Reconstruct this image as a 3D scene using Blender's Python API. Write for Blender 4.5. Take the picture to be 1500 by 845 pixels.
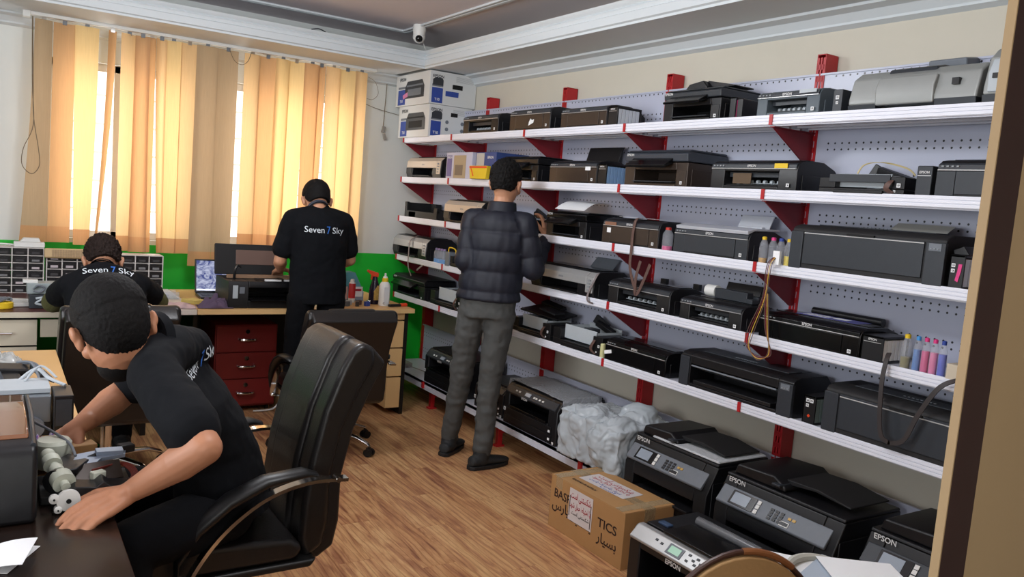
import bpy, bmesh, math, random
from mathutils import Vector, Matrix, noise
for o in list(bpy.data.objects): bpy.data.objects.remove(o)
S = bpy.context.scene
COL = S.collection
# ---------------------------------------------------------------- camera
cam = bpy.data.cameras.new('camera'); camo = bpy.data.objects.new('camera', cam); COL.objects.link(camo)
cam.sensor_width = 36; cam.lens = 1186.06 / 1500 * 36; cam.clip_start = .05
r_, u_, f_ = Vector((.8403, -.5362, .0797)), Vector((-.0110, .1300, .9915)), Vector((.5426, .8340, -.1034))
f_.normalize(); r_ = (r_ - f_ * r_.dot(f_)).normalized(); u_ = r_.cross(f_)
camo.matrix_world = Matrix(((r_.x, u_.x, -f_.x, 0), (r_.y, u_.y, -f_.y, 0), (r_.z, u_.z, -f_.z, 1.5), (0, 0, 0, 1)))
S.camera = camo
# ---------------------------------------------------------------- world, lights, exposure
S.view_settings.view_transform = 'Standard'; S.view_settings.look = 'None'
S.view_settings.gamma = 1; S.view_settings.use_curve_mapping = False; S.view_settings.exposure = 0.0
W = bpy.data.worlds.new('world'); S.world = W; W.use_nodes = True
bg = W.node_tree.nodes['Background']; bg.inputs[0].default_value = (1.0, .93, .87, 1); bg.inputs[1].default_value = 2.2

def light(name, kind, loc, rot, power, color, size=None, sy=None, spread=None):
    l = bpy.data.lights.new(name, kind); l.energy = power; l.color = color
    if size:
        l.shape = 'RECTANGLE'; l.size = size; l.size_y = sy or size
    if spread: l.spread = spread
    o = bpy.data.objects.new(name, l); o.location = loc; o.rotation_euler = rot; COL.objects.link(o); return o
R90 = math.pi / 2
for ly in (1.5, 3.6):      # two unseen point lights added as fill for room and ceiling
    l = light('ceiling_fill_light', 'POINT', (.9, ly, 2.42), (0, 0, 0), 44, (.93, .97, 1.0)); l.data.shadow_soft_size = .16
light('side_fill_light', 'AREA', (-2.3, 2.2, 1.5), (0, -R90, 0), 82, (.92, .96, 1.0), 1.4, 2.4)  # unseen area light added as fill; the left wall has no window
light('rear_fill_light', 'AREA', (-.6, -.9, 1.6), (math.radians(85), 0, math.radians(-25)), 26, (1, .98, .95), 1.4, 1.6)  # fill added behind the camera, in front of a closed wall
for wx in (.72, 1.86):      # daylight entering the two windows
    light('window_light', 'AREA', (wx, 6.32, 1.7), (-R90, 0, 0), 20, (1, .95, .88), .9, 1.2)

# ---------------------------------------------------------------- helpers
def lin(c): return c / 12.92 if c <= .04045 else ((c + .055) / 1.055) ** 2.4
def rgb(*c): return tuple(lin(x / 255) for x in c) + (1,)
MATS = {}
def mat(name, color, rough=.5, metal=0., var=0., bump=0., scale=40., coat=0., trans=0., alpha=1., emit=None, estr=1., ior=1.45, spec=.5):
    if name in MATS: return MATS[name]
    m = bpy.data.materials.new(name); m.use_nodes = True; nt = m.node_tree; b = nt.nodes['Principled BSDF']
    c = rgb(*color); b.inputs['Base Color'].default_value = c; b.inputs['Roughness'].default_value = rough
    b.inputs['Metallic'].default_value = metal; b.inputs['Coat Weight'].default_value = coat
    b.inputs['Transmission Weight'].default_value = trans; b.inputs['Alpha'].default_value = alpha
    b.inputs['IOR'].default_value = ior; b.inputs['Specular IOR Level'].default_value = spec
    if emit: b.inputs['Emission Color'].default_value = rgb(*emit); b.inputs['Emission Strength'].default_value = estr
    if var or bump:
        tc = nt.nodes.new('ShaderNodeTexCoord'); n = nt.nodes.new('ShaderNodeTexNoise'); n.inputs['Scale'].default_value = scale
        n.inputs['Detail'].default_value = 5; nt.links.new(tc.outputs['Object'], n.inputs['Vector'])
        if var:
            mx = nt.nodes.new('ShaderNodeMix'); mx.data_type = 'RGBA'; nt.links.new(n.outputs['Fac'], mx.inputs[0])
            mx.inputs[6].default_value = tuple(x * (1 - var) for x in c[:3]) + (1,); mx.inputs[7].default_value = tuple(min(1, x * (1 + var)) for x in c[:3]) + (1,)
            nt.links.new(mx.outputs[2], b.inputs['Base Color'])
        if bump:
            bp = nt.nodes.new('ShaderNodeBump'); bp.inputs['Strength'].default_value = bump; bp.inputs['Distance'].default_value = .01
            nt.links.new(n.outputs['Fac'], bp.inputs['Height']); nt.links.new(bp.outputs[0], b.inputs['Normal'])
    MATS[name] = m; return m

class MB:
    """collects shapes and links them as one mesh object"""
    def __init__(s): s.v = []; s.f = []; s.m = []
    def add(s, vs, fs, m=0):
        o = len(s.v); s.v += [tuple(v) for v in vs]
        for f in fs: s.f.append(tuple(i + o for i in f)); s.m.append(m)
        return s
    def box(s, x0, x1, y0, y1, z0, z1, m=0):
        return s.add([(x, y, z) for z in (z0, z1) for y in (y0, y1) for x in (x0, x1)],
                     [(0, 2, 3, 1), (4, 5, 7, 6), (0, 1, 5, 4), (2, 6, 7, 3), (0, 4, 6, 2), (1, 3, 7, 5)], m)
    def obox(s, c, size, rot=(0, 0, 0), m=0):
        from mathutils import Euler
        R = Euler(rot).to_matrix(); hx, hy, hz = [a / 2 for a in size]; c = Vector(c)
        return s.add([c + R @ Vector((x, y, z)) for z in (-hz, hz) for y in (-hy, hy) for x in (-hx, hx)],
                     [(0, 2, 3, 1), (4, 5, 7, 6), (0, 1, 5, 4), (2, 6, 7, 3), (0, 4, 6, 2), (1, 3, 7, 5)], m)
    def prism(s, poly, a0, a1, axis='x', m=0):
        """poly: 2-D outline in the two axes that are not `axis` (in cyclic-free order x,y,z)"""
        def P(a, p):
            return (a, p[0], p[1]) if axis == 'x' else (p[0], a, p[1]) if axis == 'y' else (p[0], p[1], a)
        n = len(poly); vs = [P(a0, p) for p in poly] + [P(a1, p) for p in poly]
        ar = sum(poly[i][0] * poly[(i + 1) % n][1] - poly[(i + 1) % n][0] * poly[i][1] for i in range(n))
        fs = [tuple(range(n))[::-1], tuple(range(n, 2 * n))] + [(i, (i + 1) % n, n + (i + 1) % n, n + i) for i in range(n)]
        if (ar < 0) != (axis == 'y'): fs = [f[::-1] for f in fs]
        return s.add(vs, fs, m)
    def cyl(s, p0, p1, r0, r1=None, n=16, m=0): return s.loft([(p0, r0), (p1, r0 if r1 is None else r1)], n, m)
    def loft(s, rings, n=16, m=0, ends=True):
        """rings: (centre, radius) or (centre, (ra, rb), axis_a, axis_b)"""
        vs = []; pts = [Vector(r[0]) for r in rings]; N = len(rings); ref = None
        for i, r in enumerate(rings):
            if len(r) > 2: a, b = Vector(r[2]).normalized(), Vector(r[3]).normalized()
            else:
                t = (pts[min(i + 1, N - 1)] - pts[max(i - 1, 0)]); t = t.normalized() if t.length > 1e-9 else Vector((0, 0, 1))
                if ref is None: ref = Vector((0, 0, 1)) if abs(t.z) < .9 else Vector((1, 0, 0))
                a = (ref - t * ref.dot(t)).normalized(); ref = a; b = t.cross(a)
            ra, rb = r[1] if isinstance(r[1], (tuple, list)) else (r[1], r[1])
            for k in range(n):
                q = 2 * math.pi * k / n; vs.append(pts[i] + a * (ra * math.cos(q)) + b * (rb * math.sin(q)))
        fs = []
        for i in range(N - 1):
            for k in range(n):
                k2 = (k + 1) % n; fs.append((i * n + k, i * n + k2, (i + 1) * n + k2, (i + 1) * n + k))
        if ends: fs.append(tuple(range(n))[::-1]); fs.append(tuple((N - 1) * n + k for k in range(n)))
        return s.add(vs, fs, m)
    def tube(s, pts, r, n=8, m=0, sub=0):
        pts = [Vector(p) for p in pts]
        if sub: pts = smoothpts(pts, sub)
        return s.loft([(p, r) for p in pts], n, m)
    def strip(s, pts, w, t, up=(0, 0, 1), m=0, sub=0):
        """flat ribbon along pts, width along `up`"""
        pts = [Vector(p) for p in pts]
        if sub: pts = smoothpts(pts, sub)
        rr = []; N = len(pts)
        for i, p in enumerate(pts):
            tg = (pts[min(i + 1, N - 1)] - pts[max(i - 1, 0)]).normalized(); U = Vector(up); a = (U - tg * U.dot(tg)).normalized()
            rr.append((p, (w / 2 * 1.41, t / 2 * 1.41), a, tg.cross(a)))
        vs = []
        for p, (ra, rb), a, b in rr: vs += [p + a * ra / 1.41 + b * rb / 1.41, p - a * ra / 1.41 + b * rb / 1.41, p - a * ra / 1.41 - b * rb / 1.41, p + a * ra / 1.41 - b * rb / 1.41]
        fs = [(i * 4 + k, i * 4 + (k + 1) % 4, i * 4 + 4 + (k + 1) % 4, i * 4 + 4 + k) for i in range(N - 1) for k in range(4)]
        fs += [(3, 2, 1, 0), tuple((N - 1) * 4 + k for k in range(4))]
        return s.add(vs, fs, m)
    def sphere(s, c, r, n=16, m=0, R=None):
        c = Vector(c); rx, ry, rz = r if isinstance(r, (tuple, list)) else (r, r, r); k2 = n // 2; vs = [Vector((0, 0, rz))]; fs = []
        for i in range(1, k2):
            a = math.pi * i / k2
            for k in range(n): q = 2 * math.pi * k / n; vs.append(Vector((rx * math.sin(a) * math.cos(q), ry * math.sin(a) * math.sin(q), rz * math.cos(a))))
        vs.append(Vector((0, 0, -rz)))
        for k in range(n): fs.append((0, 1 + k, 1 + (k + 1) % n))
        for i in range(k2 - 2):
            for k in range(n): a = 1 + i * n + k; b = 1 + i * n + (k + 1) % n; fs.append((a, a + n, b + n, b))
        L = len(vs) - 1
        for k in range(n): fs.append((L, L - n + (k + 1) % n, L - n + k))
        return s.add([c + (R @ v if R else v) for v in vs], fs, m)
    def caps(s, p0, p1, r0, r1, n=16, m=0):
        """tapered capsule"""
        p0, p1 = Vector(p0), Vector(p1); d = (p1 - p0).normalized(); rr = []
        for k in range(5): a = R90 * (1 - k / 4.); rr.append((p0 - d * r0 * math.sin(a), max(r0 * math.cos(a), r0 * .02)))
        for k in range(5): a = R90 * k / 4.; rr.append((p1 + d * r1 * math.sin(a), max(r1 * math.cos(a), r1 * .02)))
        return s.loft(rr, n, m)
    def lathe(s, prof, c=(0, 0, 0), n=20, m=0): return s.loft([((c[0], c[1], c[2] + z), max(r, 1e-4)) for r, z in prof], n, m)
    def mesh(s, name, mats, ang=35):
        me = bpy.data.meshes.new(name); me.from_pydata(s.v, [], s.f)
        for mm in (mats if isinstance(mats, (list, tuple)) else [mats]): me.materials.append(mm)
        me.polygons.foreach_set('material_index', s.m); me.polygons.foreach_set('use_smooth', [True] * len(s.f))
        me.update(); me.set_sharp_from_angle(angle=math.radians(ang)); return me
    def build(s, name, mats, parent=None, bevel=0, seg=2, ang=35, label=None, recalc=False):
        me = s.mesh(name, mats, ang)
        if recalc:
            bm = bmesh.new(); bm.from_mesh(me); bmesh.ops.recalc_face_normals(bm, faces=bm.faces); bm.to_mesh(me); bm.free()
        o = bpy.data.objects.new(name, me); COL.objects.link(o)
        if parent: o.parent = parent
        if bevel:
            b = o.modifiers.new('bevel', 'BEVEL'); b.width = bevel; b.segments = seg; b.limit_method = 'ANGLE'; b.angle_limit = math.radians(40); b.harden_normals = True
        if label: o['label'] = label
        return o
def smoothpts(pts, sub):
    out = []; N = len(pts)
    for i in range(N - 1):
        p0, p1, p2, p3 = pts[max(i - 1, 0)], pts[i], pts[i + 1], pts[min(i + 2, N - 1)]
        for k in range(sub):
            t = k / sub; out.append(.5 * ((2 * p1) + (p2 - p0) * t + (2 * p0 - 5 * p1 + 4 * p2 - p3) * t * t + (3 * p1 - p0 - 3 * p2 + p3) * t ** 3))
    out.append(pts[-1]); return out
def thing(name, label, cat, loc=(0, 0, 0), rz=0, group=None):
    o = bpy.data.objects.new(name, None); o.empty_display_size = .05; COL.objects.link(o); o.location = loc; o.rotation_euler = (0, 0, rz)
    return tag(o, label, cat, group)
def tag(o, label, cat, group=None, kind=None):
    o['label'] = label; o['category'] = cat
    if group: o['group'] = group
    if kind: o['kind'] = kind
    return o
def struct(o): o['kind'] = 'structure'; return o
def dup(o, parent=None):
    c = o.copy(); COL.objects.link(c); c.parent = parent
    for ch in list(o.children): dup(ch, c)
    return c
def place(o, loc, rz=0): o.location = loc; o.rotation_euler = (0, 0, rz); return o
# ---- text
_T = {}
def text_mesh(s, key='b'):
    if (s, key) in _T: return _T[(s, key)]
    c = bpy.data.curves.new('lettering', 'FONT'); c.body = s; c.size = 1; c.align_x = 'CENTER'; c.align_y = 'CENTER'; c.resolution_u = 3
    if key == 'b': c.offset = .018
    o = bpy.data.objects.new('t', c); COL.objects.link(o); bpy.context.view_layer.update()
    me = bpy.data.meshes.new_from_object(o.evaluated_get(bpy.context.evaluated_depsgraph_get())); bpy.data.objects.remove(o)
    _T[(s, key)] = me; return me
def text(s, name, size, m, parent, loc, right=(1, 0, 0), up=(0, 0, 1), key='b', width=None):
    me = text_mesh(s, key + m.name if False else key)
    mk = (s, key, m.name)
    if mk not in _T:
        me2 = me.copy(); me2.materials.clear(); me2.materials.append(m); _T[mk] = me2
    o = bpy.data.objects.new(name, _T[mk]); COL.objects.link(o)
    if parent: o.parent = parent
    rx, uy = Vector(right).normalized(), Vector(up).normalized(); n = rx.cross(uy)
    sx = size
    if width: sx = width / max(1e-6, max(v.co.x for v in me.vertices) - min(v.co.x for v in me.vertices))
    o.matrix_local = Matrix(((rx.x * sx, uy.x * size, n.x * size, loc[0]), (rx.y * sx, uy.y * size, n.y * size, loc[1]), (rx.z * sx, uy.z * size, n.z * size, loc[2]), (0, 0, 0, 1)))
    return o
AR = {'ا': (0xFE8D, 0xFE8E), 'ب': (0xFE8F, 0xFE90, 0xFE91, 0xFE92), 'پ': (0xFB56, 0xFB57, 0xFB58, 0xFB59), 'ت': (0xFE95, 0xFE96, 0xFE97, 0xFE98),
      'ح': (0xFEA1, 0xFEA2, 0xFEA3, 0xFEA4), 'د': (0xFEA9, 0xFEAA), 'ر': (0xFEAD, 0xFEAE), 'س': (0xFEB1, 0xFEB2, 0xFEB3, 0xFEB4), 'ش': (0xFEB5, 0xFEB6, 0xFEB7, 0xFEB8),
      'ط': (0xFEC1, 0xFEC2, 0xFEC3, 0xFEC4), 'ک': (0xFB8E, 0xFB8F, 0xFB90, 0xFB91), 'ل': (0xFEDD, 0xFEDE, 0xFEDF, 0xFEE0), 'م': (0xFEE1, 0xFEE2, 0xFEE3, 0xFEE4),
      'ن': (0xFEE5, 0xFEE6, 0xFEE7, 0xFEE8), 'و': (0xFEED, 0xFEEE), 'ی': (0xFBFC, 0xFBFD, 0xFBFE, 0xFBFF)}
def persian(s):
    out = []
    for i, ch in enumerate(s):
        if ch not in AR: out.append(ch); continue
        pj = i > 0 and s[i - 1] in AR and len(AR[s[i - 1]]) == 4
        nj = len(AR[ch]) == 4 and i + 1 < len(s) and s[i + 1] in AR
        out.append(chr(AR[ch][3 if pj and nj else 1 if pj else 2 if nj else 0]))
    return ''.join(out[::-1])
# ---- palette
BLK = mat('black_plastic', (22, 22, 25), .38, var=.15, bump=.03, scale=60)
BLKG = mat('gloss_black_plastic', (14, 14, 16), .16, var=.1, scale=30)
BLKM = mat('matte_black_plastic', (28, 28, 30), .6, bump=.06, scale=300)
GRYD = mat('dark_grey_plastic', (48, 52, 58), .42, var=.1, scale=50)
GRYM = mat('mid_grey_plastic', (108, 114, 122), .45, var=.08, scale=50)
SIL = mat('silver_plastic', (168, 168, 168), .34, .35, var=.05, scale=30)
SILB = mat('bright_trim', (205, 205, 205), .3, .5)
LGT = mat('light_grey_plastic', (176, 184, 190), .5, var=.05, scale=30)
BRN = mat('bronze_brown_panel', (62, 52, 46), .32, .25, var=.1, scale=30)
WHT = mat('white_plastic', (225, 225, 222), .45, var=.03, scale=20)
PAPER = mat('white_paper', (236, 238, 240), .75, var=.02, scale=12)
LOGO = mat('logo_silver_ink', (215, 215, 215), .4)
DARK = mat('dark_cavity', (7, 7, 8), .7)
CHROME = mat('chrome', (215, 215, 215), .12, 1.0)
YEL = mat('yellow_plastic', (225, 190, 40), .5)
ORG = mat('orange_plastic', (225, 70, 30), .4)
BLUE = mat('blue_print', (45, 70, 150), .5)
PINK = mat('magenta_ink', (215, 60, 130), .3)
CYAN = mat('cyan_ink', (70, 150, 215), .3)
CLR = mat('clear_bottle_plastic', (205, 210, 220), .12, alpha=.22)
REDP = mat('red_painted_steel', (176, 32, 38), .38, var=.08, scale=20)
REDD = mat('shaded_red_steel', (128, 26, 36), .42, var=.08, scale=20)  # bracket red, with the shade under the shelves put into the colour
SCR = mat('screen_grey', (150, 160, 172), .15)
TAN = mat('ribbon_cable_brown', (95, 72, 66), .5)
BTN = mat('grey_button', (140, 145, 150), .5)
# ================================================================ SETTING
XW, YB, ZC, XL, YR = 3.04, 6.04, 2.70, -2.4, -1.1
wallm = mat('painted_wall_white', (222, 226, 224), .75, var=.03, bump=.02, scale=6)
wallw = mat('painted_wall_cream', (200, 194, 180), .75, var=.03, bump=.02, scale=6)
green = mat('green_wall_paint', (34, 190, 56), .42, var=.08, scale=5)
ceilm = mat('ceiling_paint', (212, 204, 208), .8, var=.02, scale=4)
trimm = mat('white_moulding_paint', (206, 212, 216), .6, var=.02, scale=10)
floorbase = mat('floor_underlay', (96, 66, 42), .7)
struct(MB().box(XL - .1, 3.2, YR - .1, 6.3, -.06, -.006).build('floor', floorbase)); FL = bpy.data.objects['floor']
def plank_mat(k, c1, c2, c3):
    m = bpy.data.materials.new('laminate_wood'); m.use_nodes = True; nt = m.node_tree; N = nt.nodes; L = nt.links; b = N['Principled BSDF']
    tc = N.new('ShaderNodeTexCoord'); mp = N.new('ShaderNodeMapping'); L.new(tc.outputs['Object'], mp.inputs[0])
    oi = N.new('ShaderNodeObjectInfo'); mp.inputs['Scale'].default_value = (9, 1.1, 1)
    cm = N.new('ShaderNodeCombineXYZ'); mu = N.new('ShaderNodeMath'); mu.operation = 'MULTIPLY'; mu.inputs[1].default_value = 37; L.new(oi.outputs['Random'], mu.inputs[0])
    L.new(mu.outputs[0], cm.inputs[1]); L.new(mu.outputs[0], cm.inputs[2]); L.new(cm.outputs[0], mp.inputs['Location'])
    n1 = N.new('ShaderNodeTexNoise'); n1.inputs['Scale'].default_value = 2.0; n1.inputs['Detail'].default_value = 5; n1.inputs['Roughness'].default_value = .6; n1.inputs['Distortion'].default_value = 1.2; L.new(mp.outputs[0], n1.inputs['Vector'])
    w = N.new('ShaderNodeTexWave'); w.bands_direction = 'X'; w.inputs['Scale'].default_value = 1.3; w.inputs['Distortion'].default_value = 9; w.inputs['Detail'].default_value = 3; w.inputs['Detail Scale'].default_value = .9; L.new(mp.outputs[0], w.inputs['Vector'])
    n2 = N.new('ShaderNodeTexNoise'); n2.inputs['Scale'].default_value = 14; n2.inputs['Detail'].default_value = 4; L.new(mp.outputs[0], n2.inputs['Vector'])
    cr = N.new('ShaderNodeValToRGB'); e = cr.color_ramp.elements; e[0].position = .36; e[0].color = c1; e[1].position = .6; e[1].color = c2; x = e.new(.48); x.color = c3; L.new(n1.outputs['Fac'], cr.inputs[0])
    cr2 = N.new('ShaderNodeValToRGB'); e = cr2.color_ramp.elements; e[0].position = 0; e[0].color = (.66, .56, .50, 1); e[1].position = .16; e[1].color = (1, 1, 1, 1); L.new(w.outputs['Fac'], cr2.inputs[0])
    mx = N.new('ShaderNodeMix'); mx.data_type = 'RGBA'; mx.blend_type = 'MULTIPLY'; mx.inputs[0].default_value = .8; L.new(cr.outputs[0], mx.inputs[6]); L.new(cr2.outputs[0], mx.inputs[7])
    cr3 = N.new('ShaderNodeValToRGB'); e = cr3.color_ramp.elements; e[0].position = .38; e[0].color = (.84, .78, .74, 1); e[1].position = .52; e[1].color = (1, 1, 1, 1); L.new(n2.outputs['Fac'], cr3.inputs[0])
    mx2 = N.new('ShaderNodeMix'); mx2.data_type = 'RGBA'; mx2.blend_type = 'MULTIPLY'; mx2.inputs[0].default_value = .7; L.new(mx.outputs[2], mx2.inputs[6]); L.new(cr3.outputs[0], mx2.inputs[7])
    L.new(mx2.outputs[2], b.inputs['Base Color']); b.inputs['Roughness'].default_value = .36; b.inputs['Specular IOR Level'].default_value = .4
    bp = N.new('ShaderNodeBump'); bp.inputs['Strength'].default_value = .12; bp.inputs['Distance'].default_value = .004; L.new(n2.outputs['Fac'], bp.inputs['Height']); L.new(bp.outputs[0], b.inputs['Normal'])
    return m
PLM = [plank_mat(0, rgb(158, 108, 78), rgb(208, 164, 116), rgb(194, 146, 102)), plank_mat(1, rgb(166, 116, 84), rgb(212, 170, 122), rgb(198, 150, 106)),
       plank_mat(2, rgb(150, 100, 74), rgb(204, 158, 112), rgb(188, 138, 96))]
random.seed(5)
pms = [MB().box(0, .1492, 0, .899, -.006, 0).mesh('plank', m) for m in PLM]
pmf = [MB().box(0, .148, 0, .35, -.006, 0).mesh('plank', m) for m in PLM]
for i in range(-2, 21):
    y = .9 + (i * .37) % .9 - .9
    while y < 6.0:
        if y > .9:
            o = bpy.data.objects.new('plank', random.choice(pms)); COL.objects.link(o); o.parent = FL; o.location = (i * .15, min(y, 5.14), -.0008 if y > 5.14 else 0)
        y += .9
# walls
def wall_window():
    w = MB(); t0, t1 = YB, YB + .22
    wins = [(.30, 1.12, 1.05, 2.2), (1.40, 2.36, 1.05, 2.2)]
    xs = [XL, .30, 1.12, 1.40, 2.36, XW + .15]
    w.box(XL, XW + .15, t0, t1, 0, 1.05); w.box(XL, XW + .15, t0, t1, 2.2, 2.9)
    for a, b in ((XL, .30), (1.12, 1.40), (2.36, XW + .15)): w.box(a, b, t0, t1, 1.05, 2.2)
    o = struct(w.build('wall_back', wallm)); return o, wins
wb, wins = wall_window()
def paint(name, x0, x1, y0, y1, z1, parent):
    return MB().box(x0, x1, y0, y1, 0, z1).build(name, green, parent, label='green painted lower band of the wall')
paint('green_dado', XL, XW, YB - .004, YB, 1.02, wb)
for i, (x0, x1, z0, z1) in enumerate(wins):
    w = MB(); fy0, fy1 = YB + .06, YB + .11
    w.box(x0, x1, fy0, fy1, z0, z0 + .05).box(x0, x1, fy0, fy1, z1 - .05, z1).box(x0, x0 + .045, fy0, fy1, z0, z1).box(x1 - .045, x1, fy0, fy1, z0, z1)
    xm = (x0 + x1) / 2; w.box(xm - .025, xm + .025, fy0, fy1, z0, z1)
    wo = struct(w.build('window_%d' % (i + 1), mat('white_window_frame', (220, 215, 210), .5), bevel=.004))
    g = MB().box(x0 + .04, xm - .02, fy0 + .02, fy0 + .026, z0 + .04, z1 - .04).build('pane', mat('window_glass', (255, 255, 255), .02, alpha=.12), wo)
    g = MB().box(xm + .02, x1 - .04, fy0 + .02, fy0 + .026, z0 + .04, z1 - .04).build('pane', MATS['window_glass'], wo)
    bars = MB()
    for k in range(1, 6): zz = z0 + (z1 - z0) * k / 6; bars.box(x0, x1, YB + .17, YB + .18, zz - .006, zz + .006)
    bars.build('guard_bars', mat('white_bars', (200, 190, 180), .5), wo)
struct(MB().box(XW, XW + .15, YR, YB + .2, 0, 2.9).build('wall_right', wallw))
wr = bpy.data.objects['wall_right']
paint('green_dado', XW - .003, XW, 5.86, YB - .004, 1.02, wr)
struct(MB().box(XL - .1, XL, YR, YB + .2, 0, 2.9).build('wall_left', wallm))
struct(MB().box(XL - .1, XW + .15, YR - .1, YR, 0, 2.9).build('wall_front', wallm))
struct(MB().box(XL - .1, XW + .15, YR - .1, YB + .22, ZC, ZC + .1).build('ceiling', ceilm))
# dropped cornice box round the room: fascia with stepped moulding, soffit, crown
FX, FY, SZ, FT = 2.63, 5.43, 2.42, 2.54
prof = [(0, 0), (.0, .012), (.012, .018), (.012, .058), (.004, .064), (.010, .082), (.0, .094), (.014, .104), (.022, .12)]
def cornice(name, side):
    w = MB()
    if side == 'r':       # fascia faces -X
        pl = [(FX - a, SZ + b) for a, b in prof] + [(FX + .05, FT), (FX + .05, SZ + .02), (XW, SZ + .02), (XW, SZ)]
        w.prism(pl, YR, FY + .6, 'y')
    else:
        pl = [(FY - a, SZ + b) for a, b in prof] + [(FY + .05, FT), (FY + .05, SZ + .02), (YB, SZ + .02), (YB, SZ)]
        w.prism(pl, XL, FX + .02, 'x')
    return struct(w.build(name, trimm, recalc=True))
cornice('trim_1', 'r'); cornice('trim_2', 'b')
w = MB(); w.prism([(XW, SZ), (XW - .10, SZ), (XW - .10, SZ - .012), (XW - .055, SZ - .022), (XW - .03, SZ - .052), (XW - .03, SZ - .062), (XW, SZ - .075)], YR, YB, 'y'); struct(w.build('trim_3', trimm, recalc=True))
w = MB(); w.prism([(YB, SZ), (YB - .10, SZ), (YB - .10, SZ - .012), (YB - .055, SZ - .022), (YB - .03, SZ - .052), (YB - .03, SZ - .062), (YB, SZ - .075)], XL, XW, 'x'); struct(w.build('trim_4', trimm, recalc=True))
w = MB()   # moulding frame on the ceiling
for a, b in ((0, .028), (.045, .06)):
    w.box(2.58 - b, 2.58 - a, YR, 5.66 - a, ZC - .014, ZC); w.box(XL, 2.58 - a, 5.66 - b, 5.66 - a, ZC - .014, ZC)
struct(w.build('trim_5', trimm, bevel=.004))
struct(MB().box(XL, 2.9, YB - .016, YB - .004, 0, .08).build('baseboard_back', mat('dark_skirting', (70, 45, 35), .5)))
# unseen lamp roses, added to go with the ceiling fill lights
for y in (1.5, 3.6):
    t = thing('unseen_ceiling_lamp', 'unseen white ceiling lamp rose with a short stem near the %s' % ('door' if y < 2 else 'windows'), 'lamp', (.9, y, ZC))
    MB().lathe([(.06, -.03), (.07, -.02), (.07, -.001)]).cyl((0, 0, -.10), (0, 0, -.02), .012).build('lamp_rose', WHT, t)
# door jamb and partition at the right edge of the view
tanm = mat('beige_door_panel', (160, 134, 98), .6, var=.04, scale=8); darkw = mat('dark_brown_door_edge', (48, 24, 20), .45, var=.1, scale=15)
struct(MB().box(.803, .805, .411, .42, 0, 2.4).build('trim_6', tanm))
struct(MB().box(.805, .854, .411, .42, 0, 2.4).build('trim_7', darkw))
struct(MB().box(.854, XW, .413, .435, 0, 2.6).build('wall_partition', tanm))

# ================================================================ BLINDS
def blind_mat(name, c, tr):
    m = bpy.data.materials.new(name); m.use_nodes = True; nt = m.node_tree; N = nt.nodes; L = nt.links
    for n in list(N): N.remove(n)
    out = N.new('ShaderNodeOutputMaterial'); d = N.new('ShaderNodeBsdfDiffuse'); t = N.new('ShaderNodeBsdfTranslucent'); mx = N.new('ShaderNodeMixShader')
    tc = N.new('ShaderNodeTexCoord'); mp = N.new('ShaderNodeMapping'); mp.inputs['Scale'].default_value = (260, 260, 9); L.new(tc.outputs['Object'], mp.inputs[0])
    n = N.new('ShaderNodeTexNoise'); n.inputs['Scale'].default_value = 1; n.inputs['Detail'].default_value = 3; L.new(mp.outputs[0], n.inputs[0])
    r1 = N.new('ShaderNodeMix'); r1.data_type = 'RGBA'; r1.inputs[6].default_value = tuple(x * .82 for x in c[:3]) + (1,); r1.inputs[7].default_value = c; L.new(n.outputs['Fac'], r1.inputs[0])
    r2 = N.new('ShaderNodeMix'); r2.data_type = 'RGBA'; r2.inputs[6].default_value = tuple(x * .82 for x in tr[:3]) + (1,); r2.inputs[7].default_value = tr; L.new(n.outputs['Fac'], r2.inputs[0])
    L.new(r1.outputs[2], d.inputs[0]); L.new(r2.outputs[2], t.inputs[0]); mx.inputs[0].default_value = .45
    L.new(d.outputs[0], mx.inputs[1]); L.new(t.outputs[0], mx.inputs[2]); L.new(mx.outputs[0], out.inputs[0]); return m
BL = [blind_mat('beige_blind_fabric', rgb(212, 188, 150), rgb(252, 206, 148)), blind_mat('doubled_blind_hem', rgb(196, 164, 124), rgb(205, 140, 90))]
BV = [BL[0], blind_mat('beige_blind_fabric_dense', rgb(196, 168, 132), rgb(222, 166, 112)), blind_mat('beige_blind_fabric_thin', rgb(220, 196, 150), rgb(255, 216, 150)), blind_mat('beige_blind_fabric_unlit', rgb(196, 176, 146), rgb(180, 150, 116))]  # last fabric is greyed: the missing window backlight is put into its colour
TONE = [3, 2, 1, 0, 2, 0, 1, 1, 2, 0, 0, 2, 3, 1, 0, 2, 0, 2, 1, 0, 2, 0]
TONE = [3, 1, 2, 1, 0, 1, 1, 0, 2, 0, 3, 3, 0, 1, 2, 2, 1, 1, 0, 2, 0]
bt = thing('vertical_blind', 'beige fabric vertical blind with drooping slats covering both windows', 'blind', (0, 5.85, 0))
MB().box(.16, 2.43, -.03, .02, 2.40, 2.435).build('head_rail', WHT, bt, bevel=.004)
MB().box(.15, .19, -.035, .025, 2.385, 2.44).build('rail_end_cap', WHT, bt, bevel=.003)
for x in (.5, 1.3, 2.2): MB().box(x, x + .03, .02, .19, 2.42, 2.435).build('rail_bracket', WHT, bt)
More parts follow.
